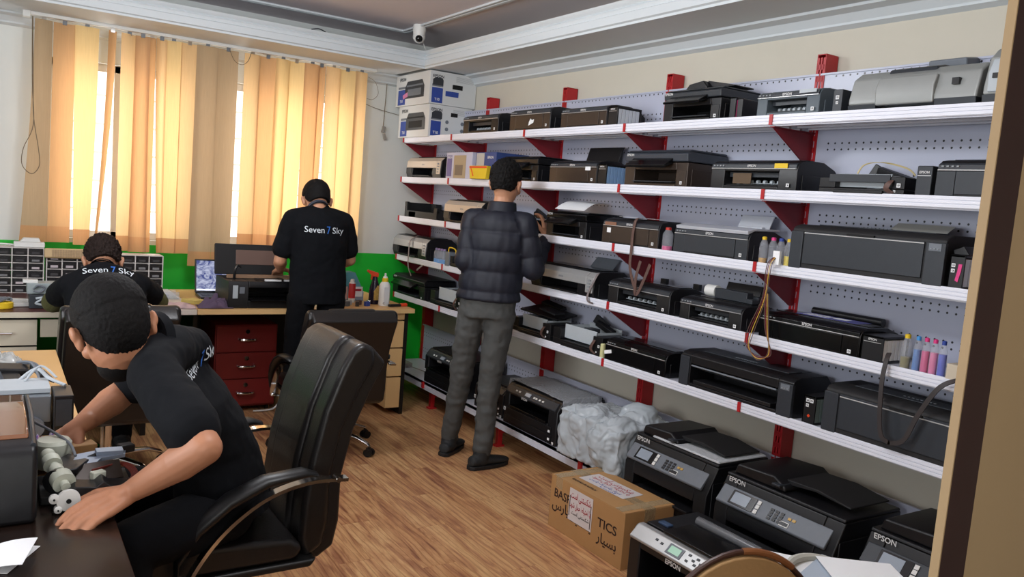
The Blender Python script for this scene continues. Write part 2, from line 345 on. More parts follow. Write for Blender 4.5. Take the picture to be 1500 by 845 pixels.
# (top left, top right, bottom left, bottom right, bottom z, y offset, twist)
V = [(.215, .31, .15, .30, 1.03, .0, .02), (.315, .435, .30, .425, 1.03, .012, .0), (.43, .565, .445, .535, 1.02, .0, .0), (.615, .665, .56, .575, 1.01, -.01, .04),
     (.69, .79, .69, .79, .99, .015, .05), (.775, .86, .765, .875, .985, .0, -.02), (.85, .90, .86, .90, .985, .02, .0), (.895, .965, .935, .975, .985, -.01, .03), (.955, 1.055, .965, 1.055, .985, .005, -.03),
     (1.05, 1.155, 1.05, 1.155, .985, -.005, .02), (1.145, 1.285, 1.135, 1.285, .905, -.02, .0), (1.28, 1.42, 1.287, 1.415, .905, -.012, .01), (1.46, 1.575, 1.46, 1.575, 1.04, .0, .02),
     (1.56, 1.695, 1.57, 1.69, 1.04, .014, -.02), (1.675, 1.785, 1.665, 1.775, 1.04, .0, .03), (1.77, 1.89, 1.75, 1.87, 1.04, .012, -.03), (1.88, 2.0, 1.88, 1.985, 1.04, -.004, .02), (1.985, 2.045, 1.985, 2.02, 1.04, .01, .0),
     (2.04, 2.16, 2.05, 2.165, 1.04, -.008, .02), (2.145, 2.28, 2.16, 2.275, 1.04, .006, -.02), (2.265, 2.37, 2.265, 2.365, 1.04, -.006, .03)]
for k, (a, b, c, d, zb, yo, tw) in enumerate(V):
    w = MB(); hem = zb + .1
    nx, zs = 4, [2.385, 2.1, 1.8, 1.5, 1.25, hem, hem - .002, zb]; vs = []
    for s_ in (0, .0012):
        for z in zs:
            t = (2.385 - z) / (2.385 - zb); t2 = t ** 1.6; l = a + (c - a) * t2; r = b + (d - b) * t2
            for i in range(nx + 1):
                q = i / nx; vs.append((l + (r - l) * q, yo + s_ + tw * (q - .5) + .012 * math.sin(q * math.pi) * (1 if k % 2 else -1), z))
    R_ = nx + 1; H = len(zs); fs = []; ms = []
    for i in range(H - 1):
        for j in range(nx):
            q0 = i * R_ + j; fs.append((q0, q0 + 1, q0 + R_ + 1, q0 + R_)); ms.append(1 if i >= 5 else 0)
    w.add(vs[:H * R_], fs); w.m = ms
    w.build('slat', [BV[TONE[k]], BL[1]], bt, ang=60)
    xm = (a + b) / 2; MB().box(xm - .012, xm + .012, yo - .006, yo + .006, 2.375, 2.402).build('slat_hanger', GRYM if k % 3 else CHROME, bt)
w = MB(); w.tube([(.20, -.04, 2.39), (.205, -.045, 2.0), (.215, -.045, 1.75), (.165, -.045, 1.6), (.16, -.045, 1.5), (.21, -.045, 1.45), (.25, -.045, 1.5), (.245, -.045, 1.6), (.215, -.045, 1.8), (.21, -.04, 2.0), (.203, -.04, 2.39)], .0022, 6, sub=6)
w.build('pull_cord', mat('grey_cord', (110, 95, 75), .6), bt)
w = MB(); w.tube([(1.355, -.02, 2.39), (1.39, -.022, 2.32), (1.44, -.02, 2.30), (1.48, -.022, 2.33), (1.5, -.02, 2.39)], .002, 6, sub=5); w.build('spacer_chain', MATS['grey_cord'], bt)
w = MB(); w.tube([(2.37, 0, 2.36), (2.43, 0, 2.33), (2.46, 0, 2.25), (2.42, 0, 2.2), (2.37, 0, 2.2)], .0015, 6, sub=5); w.build('loose_chain', MATS['grey_cord'], bt)
# hanging cable with small plug by the corner
t = thing('hanging_cable', 'thin grey cable with a small plug hanging on the white wall beside the stacked cartons', 'cable', (2.6, 6.02, 2.0))
w = MB(); w.tube([(.0, 0, .36), (-.005, 0, .2), (-.01, 0, .02)], .003, 6, sub=4).tube([(-.2, 0, .19), (-.05, 0, .15), (.35, 0, .1)], .002, 6, sub=5); w.build('wire', MATS['grey_cord'], t)
w = MB(); w.obox((-.012, -.012, 0), (.025, .02, .05), (0, .2, 0)).obox((.0, -.012, -.055), (.02, .018, .05), (0, -.3, 0)); w.build('plug', mat('aged_white_plastic', (150, 146, 140), .5), t, bevel=.003)
# dome camera
t = thing('security_camera', 'small white dome security camera under the ceiling corner', 'camera', (2.535, 5.36, 2.685))
MB().lathe([(.045, 0.015), (.048, -.02), (.044, -.035), (.042, -.06)]).build('base', WHT, t)
MB().sphere((0, 0, -.065), (.044, .044, .045), 24).build('ball', WHT, t)
MB().sphere((-.012, -.026, -.082), (.026, .026, .026), 20).build('lens', BLKG, t)
w = MB(); w.tube([(.03, .02, -.02), (.06, .05, -.09), (.10, .07, -.14)], .003, 6, sub=5); w.build('wire', WHT, t)
w = MB(); w.tube([(0, 0, 0), (.05, -.005, .012), (.1, 0, 0)], .004, 6, sub=5); tag(w.build('cable_end', GRYD), 'short dark cable stub lying on the ledge of the white cornice above the window', 'cable'); bpy.data.objects['cable_end'].location = (1.78, 5.43, 2.545)
# ================================================================ SHELVING
ZK = {1: 1.928, 2: 1.624, 3: 1.323, 4: 1.022, 5: .724, 6: .186}
YN = [5.82] + [5.0437 - .92 * k for k in range(0, 5)] + [.46]
SX, PX = 2.682, 2.955      # shelf front edge, upright front
def peg_mat():
    m = bpy.data.materials.new('perforated_white_steel'); m.use_nodes = True; nt = m.node_tree; N = nt.nodes; L = nt.links; b = N['Principled BSDF']
    tc = N.new('ShaderNodeTexCoord'); sp = N.new('ShaderNodeSeparateXYZ'); L.new(tc.outputs['Object'], sp.inputs[0])
    def ma(op, a, b_=None, c=None):
        n = N.new('ShaderNodeMath'); n.operation = op
        for i, v in enumerate((a, b_, c)):
            if v is None: continue
            if isinstance(v, (int, float)): n.inputs[i].default_value = v
            else: L.new(v, n.inputs[i])
        return n.outputs[0]
    fy = ma('SUBTRACT', ma('FRACT', ma('DIVIDE', sp.outputs['Y'], .033)), .5); dy = ma('MULTIPLY', fy, .033)
    fz = ma('SUBTRACT', ma('FRACT', ma('DIVIDE', sp.outputs['Z'], .026)), .5); dz = ma('MULTIPLY', fz, .026)
    dd = ma('ADD', ma('MULTIPLY', dy, dy), ma('MULTIPLY', dz, dz)); hole = ma('LESS_THAN', dd, .0043 ** 2)
    zz = sp.outputs['Z']      # rows 3,4 above the shelf and the two rows under the next one
    r1 = ma('MULTIPLY', ma('GREATER_THAN', zz, .026 * 7), ma('LESS_THAN', zz, .026 * 9)); r2 = ma('MULTIPLY', ma('GREATER_THAN', zz, .026 * 2), ma('LESS_THAN', zz, .026 * 4))
    ey = ma('MULTIPLY', ma('GREATER_THAN', sp.outputs['Y'], .04), ma('LESS_THAN', sp.outputs['Y'], .85))
    msk = ma('MULTIPLY', ma('MULTIPLY', hole, ma('ADD', r1, r2)), ey)
    mx = N.new('ShaderNodeMix'); mx.data_type = 'RGBA'; L.new(msk, mx.inputs[0]); mx.inputs[6].default_value = rgb(178, 182, 200); mx.inputs[7].default_value = rgb(28, 28, 34)
    L.new(mx.outputs[2], b.inputs['Base Color']); b.inputs['Roughness'].default_value = .3; return m
PEG = peg_mat(); SHW = mat('white_shelf_steel', (205, 208, 220), .3, var=.04, scale=8); RIB = mat('white_price_rail', (228, 230, 240), .35, var=.04, scale=10)
TAPE = mat('peeling_rail_tape', (178, 158, 134), .6)
sh = thing('shelving_unit', 'long white steel wall shelving with red uprights and brackets full of printers', 'shelving', (2.8, 3.2, 0))
def kid(mb, name, mats, **k):
    o = mb.build(name, mats, sh, **k); o.location = (-2.8, -3.2, 0); return o
def kid_me(me, name, x, y, z):
    o = bpy.data.objects.new(name, me); COL.objects.link(o); o.parent = sh; o.location = (x - 2.8, y - 3.2, z); return o
# upright: U channel with slot pairs
def upright(z0, z1):
    w = MB(); w.box(0, .08, -.022, -.018, z0, z1).box(0, .08, .018, .022, z0, z1).box(.076, .08, -.022, .022, z0, z1)
    z = z0
    while z < z1 - .02:       # front face with punched slots
        w.box(0, .004, -.018, -.010, z, min(z + .05, z1)).box(0, .004, .010, .018, z, min(z + .05, z1)).box(0, .004, -.004, .004, z, min(z + .05, z1))
        w.box(0, .004, -.018, .018, z, z + .022); z += .05
    w.box(0, .08, -.022, .022, z1 - .004, z1)
    return w.mesh('upright', REDP)
ume = upright(.02, 2.235)
for y in YN: kid_me(ume, 'upright', PX, y, 0)
def board(L_, name='shelf_board'):
    w = MB(); w.box(.012, PX - SX, 0, L_, -.012, .012).box(.012, .03, 0, L_, -.026, -.012)
    for k in range(3): w.box(.07 + k * .07, .085 + k * .07, .02, L_ - .02, -.02, -.012)
    return w
def rail(L_):
    w = MB(); w.box(0.004, .012, 0.004, L_ - .004, -.021, .019)
    for z in (-.019, -.006, .007): w.box(0, .004, .004, L_ - .004, z, z + .010)
    return w
cache = {}
brk = MB(); brk.prism([(.01, -.028), (PX - SX, -.022), (PX - SX, -.165), (PX - SX - .03, -.165)], -.003, .003, 'y').box(.01, PX - SX, -.012, .012, -.03, -.026)
brkm = brk.mesh('bracket', REDD)
clipm = MB().box(-.004, .002, -.008, .008, -.022, .02).mesh('clip', REDP)
for k in range(1, 7):
    z = ZK[k]
    for i in range(6):
        y1, y0 = YN[i], YN[i + 1]; L_ = round(y1 - y0, 3)
        if k < 6:
            if L_ not in cache: cache[L_] = (board(L_).mesh('shelf_board', SHW), rail(L_).mesh('price_rail', RIB))
            b = kid_me(cache[L_][0], 'shelf_board', SX, y0, z); r = bpy.data.objects.new('price_rail', cache[L_][1]); COL.objects.link(r); r.parent = b
        else:
            w = MB(); w.box(0, .35, 0.003, L_ - .003, -.002, .012).box(0, .012, .003, L_ - .003, -.04, .012); kid_me(w.mesh('base_shelf', SHW), 'base_shelf', 2.60, y0, z)
        # back panel above this shelf
        if k == 1: h = .215
        elif k == 6: h = .285
        elif k == 5: h = ZK[4] - ZK[5] - .015
        else: h = ZK[k - 1] - z - .015
        w = MB(); w.box(0, .008, .004, L_ - .004, .0, h - .004); w.box(-.006, 0, .004, L_ - .004, h - .012, h - .004); pm = w.mesh('back_panel', PEG); kid_me(pm, 'back_panel', PX + .004, y0, z + .014)
    for y in YN:
        if k < 5: kid_me(brkm, 'bracket', SX, y, z)
        if k < 6: kid_me(clipm, 'clip', SX - .001, y, z)
footm = MB(); footm.box(0, .03, -.016, .016, .0, .15).prism([(0, .15), (.36, .15), (.36, .12), (.03, .08), (0, .02)], -.004, .004, 'y').box(-.015, .045, -.022, .022, 0, .012)
fm = footm.mesh('base_foot', REDP)
for y in YN[:-1]: kid_me(fm, 'base_foot', 2.66, y, 0)
cm = MB().box(-.012, 0.0, -.014, .014, -.03, .012).mesh('clip', REDP)
for y in YN[:-1]: kid_me(cm, 'clip', 2.6, y, ZK[6])

# ================================================================ PRINTERS
def clip2(poly, ax, v, keep_less):
    out = []; n = len(poly)
    for i in range(n):
        a, b = poly[i], poly[(i + 1) % n]; ia = (a[ax] <= v) == keep_less or abs(a[ax] - v) < 1e-9; ib = (b[ax] <= v) == keep_less or abs(b[ax] - v) < 1e-9
        if ia: out.append(a)
        if ia != ib:
            t = (v - a[ax]) / (b[ax] - a[ax]); out.append(tuple(a[j] + t * (b[j] - a[j]) for j in (0, 1)))
    return out
def box_at(t, name, m, x0, x1, y0, y1, z0, z1, bevel=.002, label=None):
    return MB().box(x0, x1, y0, y1, z0, z1).build(name, m, t, bevel=bevel, label=label)
def body(t, w, d, h, m, prof, op=None, bevel=.004):
    """outer shell; op = (x0, x1, z0, z1, depth) leaves a real output cavity in the front"""
    mb = MB()
    if not op: mb.prism(prof, -w / 2, w / 2, 'x')
    else:
        x0, x1, z0, z1, dp = op
        mb.prism(prof, -w / 2, x0, 'x').prism(prof, x1, w / 2, 'x')
        lo = clip2(prof, 1, z0, True); hi = clip2(prof, 1, z1, False); mid = clip2(clip2(clip2(prof, 1, z0, False), 1, z1, True), 0, dp, False)
        for p in (lo, hi, mid):
            if len(p) > 2: mb.prism(p, x0, x1, 'x')
    return mb.build('body', m, t, bevel=bevel, recalc=True)
def logo(t, x, y, z, s=.016, up=(0, .0, 1), m=None, word='EPSON'): return text(word, 'logo', s, m or LOGO, t, (x, y, z), (1, 0, 0), up)
def sticker(t, x, z, y=-.004, s=.014):
    o = MB().box(x - s / 2, x + s / 2, y, y + .002, z - s / 2, z + s / 2).box(x - s * .3, x + s * .3, y - .0006, y, z - s * .25, z + s * .25, 1).box(x - s * .18, x + s * .05, y - .001, y - .0006, z - s * .12, z + s * .15).build('sticker', [PAPER, BLK], t); return o
def buttons(t, x, z, n, y=-.006, s=.008, gap=.017, m=None, rows=1):
    w = MB()
    for r in range(rows):
        for k in range(n): w.box(x + k * gap, x + k * gap + s, y - .001, y + .004, z - r * gap * .8, z - r * gap * .8 + s * .6)
    return w.build('buttons', m or BTN, t)
def tank(t, x, w=.06, d=.19, h=.12, col=None, bottles=6, lab=True, cols=None):
    k = MB(); k.box(x, x + w, .0, .008, 0, h).box(x, x + w, 0, d, 0, .008).box(x, x + .006, 0, d, 0, h).box(x, x + w, 0, d, h - .008, h).box(x, x + w, d - .006, d, 0, h)
    k = k.build('ink_tank', col or BLK, t, bevel=.0015)
    if lab: text('EPSON', 'tank_logo', .011, LOGO, k, (x + w * .5, -.0012, h * .86)); MB().box(x + .008, x + w - .008, -.001, .001, h * .75, h * .77).build('tank_line', SILB, k)
    step = (d - .02) / bottles
    for i in range(bottles):
        MB().box(x + .008, x + w - .001, .010 + i * step, .010 + (i + .86) * step, .010, h - .012).build('ink_chamber', (cols[i % len(cols)] if cols else mat('tank_chamber', (196, 202, 210), .25)), k, bevel=.002)
    return k
def support(t, w, d, h, ht=.09, m=None, tilt=.35):
    mb = MB(); mb.prism([(d * .72, h * .9), (d * .72 + .012, h * .9), (d * .72 + .012 + ht * tilt, h + ht), (d * .72 + ht * tilt, h + ht)], -w * .34, w * .34, 'x'); return mb.build('paper_support', m or BLK, t, bevel=.003, recalc=True)
def ribbon(t, pts, w=.018, name='ribbon_cable', m=None, up=(1, 0, 0), lab=None):
    return MB().strip(pts, w, .002, up, sub=6).build(name, m or TAN, t, ang=60, label=lab)
PH = lambda d, h: [(0, 0), (0, h * .70), (.006, h * .84), (.022, h * .95), (.06, h), (d * .62, h), (d * .9, h * .80), (d, h * .62), (d, 0)]

def photo_printer(lab, loc, w=.43, d=.30, h=.13, bm=BLK, fm=BRN, tk=True, sup=False, rz=-R90, group=None, name='inkjet_printer', flap=True, stick=True, tkw=.06, tkh=None, cols=None, lid=None):
    d = min(d, .262)
    t = thing(name, lab, 'printer', loc, rz, group)
    op = None if flap else (-w * .33, w * .30, h * .16, h * .62, d * .55)
    body(t, w, d, h, bm, PH(d, h), op)
    # lid seam and top panel
    MB().box(-w * .46, w * .46, .07, d * .60, h, h + .003).build('lid', lid or BLKG, t, bevel=.002)
    # control strip
    MB().prism([(-.004, h * .72), (-.002, h * .84), (.006, h * .885), (.02, h * .885), (.02, h * .72)], -w * .49, w * .49, 'x').build('control_strip', GRYD if bm is not BLKG else BLKG, t, bevel=.001, recalc=True)
    buttons(t, -w * .46, h * .78, 4)
    MB().box(-w * .49, w * .49, -.006, .0, h * .695, h * .72).build('silver_trim', SILB, t, bevel=.0008)
    logo(t, .0, -.006, h * .79, .015)
    if flap:
        MB().box(-w * .34, w * .34, -.006, .003, h * .10, h * .68).build('front_flap', fm, t, bevel=.002)
        MB().box(-w * .495, -w * .345, -.004, .002, h * .06, h * .68).build('side_panel', fm, t, bevel=.002)
        MB().box(w * .345, w * .495, -.004, .002, h * .06, h * .68).build('side_panel', fm, t, bevel=.002)
    else:
        MB().box(-w * .32, w * .29, .01, .13, h * .17, h * .20).build('output_tray', BLK, t, bevel=.001)
        r = MB()
        for k in range(7): r.cyl((-w * .28 + k * w * .08, .06, h * .30), (-w * .28 + k * w * .08 + .012, .06, h * .30), .009, n=10)
        r.box(-w * .32, w * .29, .055, .065, h * .25, h * .27); r.build('rollers', LGT, t)
        MB().box(-w * .32, w * .29, .03, .034, h * .45, h * .60).build('inner_flap', GRYD, t)
    if stick: sticker(t, w * .42, h * .2, -.007)
    MB().box(w / 2 - .001, w / 2 + .003, d * .12, d * .9, h * .08, h * .55).build('side_recess', bm, t, bevel=.002)
    if tk: tank(t, w / 2 + .006, tkw, d * .62, tkh or h * .85, cols=cols)
    if sup: support(t, w, d, h)
    return t
def office_mfp(lab, loc, w=.40, d=.36, h=.20, bm=BLK, top=None, rz=-R90, adf=True, name='multifunction_printer', word='EPSON', panel=BLKG, tray=True):
    d = min(d, .262)
    t = thing(name, lab, 'printer', loc, rz)
    hb = h * .66
    body(t, w, d, hb, bm, [(0, 0), (0, hb), (d, hb), (d, 0)], (-w * .33, w * .33, h * .12, h * .46, d * .6), .004)
    top = top or GRYD
    MB().prism([(-.004, hb + .004), (-.008, h * .88), (.01, h * .94), (d * .98, h * .94), (d * .99, hb + .004)], -w * .5, w * .5, 'x').build('scanner_unit', top, t, bevel=.005, recalc=True)
    MB().prism([(.002, h * .945), (.02, h), (d * .95, h), (d * .97, h * .945)], -w * .495, w * .495, 'x').build('scanner_lid', top, t, bevel=.006, recalc=True)
    # tilting control panel
    p = MB(); p.prism([(-.055, h * .50), (-.06, h * .56), (-.004, h * .78), (-.004, h * .62)], -w * .36, w * .28, 'x'); p = p.build('control_panel', panel, t, bevel=.003, recalc=True)
    up = Vector((0, .056, h * .22)).normalized(); ku = MB()
    for r in range(3):
        for c in range(9):
            if c in (3,): continue
            q = Vector((-w * .30 + c * w * .062, -.052 + .011 + r * .013, h * .56 + .002 + (.011 + r * .013) * (h * .22) / .056))
            ku.obox(q, (.011, .007, .004), (math.atan2(h * .22, .056), 0, 0), 1 if (r + c) % 5 == 0 else 0)
    ku.build('keypad', [BTN, WHT], p)
    b = MB().prism([(-.040, h * .625), (-.041, h * .632), (-.018, h * .722), (-.017, h * .715)], -w * .09, w * .03, 'x').build('display', SCR if False else GRYD, p, recalc=True)
    MB().box(-w * .32, w * .32, -.02, .12, h * .13, h * .16).build('output_tray', GRYD, t, bevel=.002)
    MB().box(-w * .33, w * .33, -.003, .004, h * .02, h * .10).build('paper_cassette', bm, t, bevel=.002)
    MB().box(w * .345, w * .48, -.003, .003, h * .06, h * .45).build('front_panel', bm, t, bevel=.002)
    sticker(t, w * .42, h * .13); logo(t, -w * .40, -.0095, h * .86, .017, word=word)
    if adf:
        a = MB().prism([(-w * .30, h), (-w * .22, h * 1.20), (w * .02, h * 1.28), (w * .10, h * 1.10), (w * .10, h)], .05, d * .85, 'y').build('document_feeder', bm, t, bevel=.006, recalc=True)
        MB().prism([(w * .06, h * 1.08), (w * .02, h * 1.30), (w * .48, h * 1.10), (w * .48, h * 1.06)], .08, d * .8, 'y').build('feeder_tray', bm, t, bevel=.003, recalc=True)
    MB().box(w / 2 - .001, w / 2 + .003, d * .1, d * .9, h * .08, h * .5).build('side_recess', bm, t, bevel=.002)
    return t
def a3_printer(lab, loc, w=.62, d=.34, h=.18, bm=BLK, op=None, rz=-R90, name='wide_format_printer', label_word='EPSON', trimz=.80):
    d = min(d, .262)
    t = thing(name, lab, 'printer', loc, rz)
    body(t, w, d, h, bm, [(0, 0), (0, h * .88), (.012, h * .95), (.045, h), (d * .8, h), (d, h * .7), (d, 0)], op and (-w * .40, w * .38, h * .12, h * .66, d * .6), .006)
    MB().box(-w * .38, w * .38, .06, d * .55, h, h + .004).build('lid', GRYD, t, bevel=.002)
    MB().box(-w * .5 - .001, -w * .41, -.006, .01, 0.004, h * .84).build('side_panel', GRYD, t, bevel=.003)
    MB().box(w * .39, w * .5 + .001, -.006, .01, .004, h * .84).build('side_panel', GRYD, t, bevel=.003)
    if op:
        MB().prism([(-.004, h * .60), (-.002, h * .64), (.10, h * .44), (.10, h * .40)], -w * .39, w * .37, 'x').build('inner_cover', GRYM, t, bevel=.001, recalc=True)
        MB().box(-w * .36, w * .34, -.004, .12, h * .14, h * .24).build('output_tray', BLK, t, bevel=.003)
    else:
        MB().box(-w * .40, w * .38, -.006, .004, h * .14, h * .84).build('front_flap', GRYD if bm is BLKM else BLK, t, bevel=.002)
        MB().box(-w * .40, w * .38, -.008, -.004, h * trimz, h * (trimz + .022)).build('silver_trim', SILB, t, bevel=.0008)
        MB().box(-w * .1, w * .08, -.012, -.004, h * (trimz + .03), h * (trimz + .07)).build('handle_recess', DARK, t)
    MB().box(w * .41, w * .48, -.008, -.004, h * .68, h * .82).build('control_panel', GRYM, t)
    buttons(t, w * .42, h * .71, 3, -.010, .006, .012)
    b = MB()
    for k in range(8): b.box(-w * .12 + k * .016, -w * .12 + k * .016 + .010, .09, .105, h + .004, h + .006)
    b.build('lid_buttons', GRYM, t)
    return t
def silver_printer(lab, loc, w=.58, d=.33, h=.17, rz=-R90, flap=SIL, low=BLK, opn=True, cream=False):
    d = min(d, .262)
    t = thing('inkjet_printer', lab, 'printer', loc, rz)
    body(t, w, d, h, low, [(0, 0), (-.01, h * .2), (.0, h * .8), (.03, h * .97), (.07, h), (d * .75, h), (d, h * .7), (d, 0)], (-w * .32, w * .26, h * .10, h * .46, d * .5), .005)
    MB().prism([(-.010, h * .48), (-.006, h * .78), (.022, h * .955), (.03, h * .95), (.004, h * .48)], -w * .50, w * .38, 'x').build('front_fascia', flap, t, bevel=.003, recalc=True)
    MB().prism([(-.012, h * .2), (-.012, h * .48), (-.006, h * .78), (.022, h * .955), (.03, h * .95), (.004, h * .2)], w * .385, w * .49, 'x').build('control_column', flap, t, bevel=.003, recalc=True)
    MB().prism([(-.012, h * .2), (-.012, h * .475), (.004, h * .475), (.004, h * .2)], -w * .50, -w * .34, 'x').build('front_foot_panel', flap if not opn else low, t, bevel=.003, recalc=True)
    w2 = MB()
    for k in range(4): w2.box(w * .42, w * .455, -.016, -.010, h * (.28 + k * .12), h * (.33 + k * .12))
    w2.build('buttons', BTN, t)
    MB().box(-w * .31, w * .25, -.03, .10, h * .10, h * .14).build('output_tray', BLK, t, bevel=.002)
    MB().box(-w * .44, w * .44, .07, d * .7, h, h + .004).build('lid', BLKG, t, bevel=.002)
    logo(t, 0, -.0105, h * .62, .014, m=GRYM)
    MB().box(w / 2 - .001, w / 2 + .004, d * .1, d * .9, h * .08, h * .55).build('side_recess', low, t, bevel=.002)
    return t
def stripped_printer(lab, loc, w=.45, d=.30, h=.14, rz=-R90, seed=1):
    """printer with its cover taken off: base, white carriage frame, rollers, gears"""
    d = min(d, .262); t = thing('stripped_printer', lab, 'printer', loc, rz); rnd = random.Random(seed)
    w_ = MB(); w_.box(-w / 2, w / 2, 0, d, 0, h * .28).box(-w / 2, -w / 2 + .07, 0, d * .8, h * .28, h * .75).box(w / 2 - .08, w / 2, 0, d * .7, h * .28, h * .82)
    w_.box(-w * .3, w * .28, -.01, .05, h * .05, h * .2).build('base_tray', BLK, t, bevel=.003)
    f = MB(); f.box(-w * .34, w * .30, .03, .036, h * .35, h * .95).box(-w * .34, w * .30, .20, .206, h * .35, h * 1.0).box(-w * .34, -w * .335, .03, .2, h * .35, h * .9).box(w * .295, w * .30, .03, .2, h * .35, h * .9).box(-w * .3, w * .26, .11, .13, h * .5, h * .6)
    f.build('metal_chassis', LGT, t, bevel=.001)
    MB().cyl((-w * .34, .08, h * .75), (w * .30, .08, h * .75), .005, n=10).build('carriage_rod', CHROME, t)
    MB().box(-.02, .05, .06, .12, h * .62, h * .95).build('print_carriage', GRYD, t, bevel=.003)
    for k in range(3): x = -w * .25 + k * w * .2; MB().lathe([(.014, 0), (.016, .002), (.016, .01), (.006, .011)], (x, .15, h * .62), 14).build('gear', WHT, t)
    g = MB(); g.obox((w * .1, .16, h * .98), (.14, .03, .03), (.2, .3, .1)).obox((-w * .15, .22, h * 1.05), (.10, .02, .05), (0, .5, .3)); g.build('loose_cover', BLK, t, bevel=.003)
    MB().strip([(w * .3, .04, h * .8), (w * .36, -.01, h * .6), (w * .33, -.015, h * .3), (w * .38, .0, h * .1)], .02, .002, (1, 0, 0), sub=6).build('ribbon_cable', TAN, t, ang=60)
    sticker(t, w * .44, h * .45, -.003); sticker(t, w * .40, h * .2, -.003, .008)
    return t
def at(y1, y0, k, x=2.690, dz=.0125): return (x, (y1 + y0) / 2, ZK[k] + dz)
def bottle(lab, loc, h=.10, r=.016, ink=PINK, fill=.4, cap=YEL, group=None, name='ink_bottle'):
    t = thing(name, lab, 'bottle', loc, 0, group)
    MB().lathe([(r * .9, 0), (r, .004), (r, h * .7), (r * .6, h * .86), (r * .5, h * .9)], n=14).build('bottle_body', CLR, t)
    MB().lathe([(r * .85, .002), (r * .9, .005), (r * .9, h * fill)], n=14).build('ink', ink, t)
    MB().lathe([(r * .55, h * .88), (r * .55, h * .98), (r * .2, h)], n=12).build('cap', cap, t); return t
def paper_sheet(lab, loc, sx, sy, rz=0, tilt=(0, 0), m=None, name='paper_sheet', curl=.0, group=None):
    w = MB(); n = 6; vs = []
    for j in (0, .0008):
        for i in range(n + 1):
            q = i / n; 
            for s_ in (-.5, .5): vs.append((sx * (q - .5), sy * s_, j + curl * math.sin(q * math.pi)))
    fs = []
    for i in range(n): a = 2 * i; fs.append((a, a + 1, a + 3, a + 2)); b = a + 2 * (n + 1); fs.append((b, b + 2, b + 3, b + 1))
    N_ = 2 * (n + 1)
    for i in range(n): a = 2 * i; fs.append((a, a + 2, a + N_ + 2, a + N_)); fs.append((a + 1, a + N_ + 1, a + N_ + 3, a + 3))
    fs += [(0, N_, N_ + 1, 1), (2 * n, 2 * n + 1, N_ + 2 * n + 1, N_ + 2 * n)]
    w.add(vs, fs); o = w.build(name, m or PAPER, ang=60, recalc=True); o.location = loc; o.rotation_euler = (tilt[0], tilt[1], rz)
    return tag(o, lab, 'paper', group)

# ---- top shelf
def carton(lab, loc, wy, dx, h, flip):
    t = thing('printer_carton', lab, 'box', loc)
    cm_ = mat('white_printed_carton', (206, 208, 208), .55, var=.03, scale=12)
    MB().box(0, dx, -wy / 2, wy / 2, 0, h).build('carton_shell', cm_, t, bevel=.002)
    def art(name, m, y0, y1, z0, z1, e=.0012): return MB().box(-e, 0, -wy / 2 + y0 * wy, -wy / 2 + y1 * wy, z0 * h, z1 * h).build(name, m, t)
    def arts(name, m, x0, x1, z0, z1, e=.0012): return MB().box(x0 * dx, x1 * dx, -wy / 2 - e, -wy / 2, z0 * h, z1 * h).build(name, m, t)
    art('blue_print_block', BLUE, .70, .92, .04, .52); arts('blue_print_block', BLUE, .05, .28, .04, .50)
    art('print_strip', GRYM, .70, .92, .55, .62); arts('print_strip', GRYM, .05, .28, .53, .60)
    text('EPSON', 'carton_logo', .035, GRYD, t, (-.002, wy * .29, h * .84), (0, -1, 0)); text('EPSON', 'carton_logo', .03, GRYD, t, (dx * .17, -wy / 2 - .002, h * .84), (1, 0, 0))
    text('T10', 'carton_number', .03, WHT, t, (-.002, wy * .31, h * .15), (0, -1, 0)); text('T10', 'carton_number', .026, WHT, t, (dx * .165, -wy / 2 - .002, h * .14), (1, 0, 0))
    # printed picture of a printer on the long face
    p = MB().prism([(-.13, .0), (-.13, .055), (-.10, .085), (.10, .085), (.13, .055), (.13, 0)], -.0016, -.0004, 'x').box(-.0024, -.0016, -.09, .09, .012, .045, 1).box(-.0024, -.0016, -.11, .11, .058, .066, 1)
    p = p.build('printer_picture', [GRYD, DARK if flip else GRYM], t, recalc=True); p.location = (0, -.04, h * .22); p.scale = (1, 1.25, 1.5)
    if not flip: q = MB().prism([(0, 0), (.09, -.02), (.10, .01), (.02, .03)], -.0018, -.0003, 'x').build('pink_photo_print', mat('pink_print', (200, 120, 160), .5), t, recalc=True); q.location = (0, .06, h * .30)
    p2 = MB().prism([(.0, .0), (.0, .04), (.02, .055), (.075, .055), (.085, .04), (.085, 0)], -.0016, -.0004, 'y').build('small_printer_picture', GRYD, t, recalc=True); p2.location = (dx * .06, -wy / 2, h * .57)
    if flip:
        c = MB()
        for a, b in ((.42, .50), (.42, .28), (.78, .5), (.78, .28)): c.cyl((dx * a, -wy / 2 - .0015, h * b), (dx * a, -wy / 2, h * b), .014, n=12)
        c.build('printed_icons', GRYM, t); MB().box(dx * .5, dx * .66, -wy / 2 - .0015, -wy / 2, h * .68, h * .8).build('hand_hole', DARK, t, bevel=.001)
    else:
        MB().box(dx * .48, dx * .70, -wy / 2 - .002, -wy / 2, h * .52, h * .66).build('hand_hole', DARK, t, bevel=.001); arts('blue_print_block', BLUE, .34, .62, .28, .44)
    l = MB()
    for k in range(6): l.box(dx * .55, dx * .93, -wy / 2 - .001, -wy / 2, h * (.90 - k * .03), h * (.905 - k * .03))
    l.build('printed_lines', GRYM, t)
    return t
carton('printed white printer carton standing on the left end of the top shelf, under another carton', (2.665, 5.64, ZK[1] + .0125), .52, .355, .235, True)
carton('printed white printer carton lying on top of another carton, touching the ceiling cornice', (2.650, 5.66, ZK[1] + .2485), .58, .385, .235, False)
photo_printer('small brown-fronted printer with an open slot, next to the cartons on the top shelf', at(4.905, 4.443, 1), .455, .29, .13, flap=False, tk=False, bm=BLK)
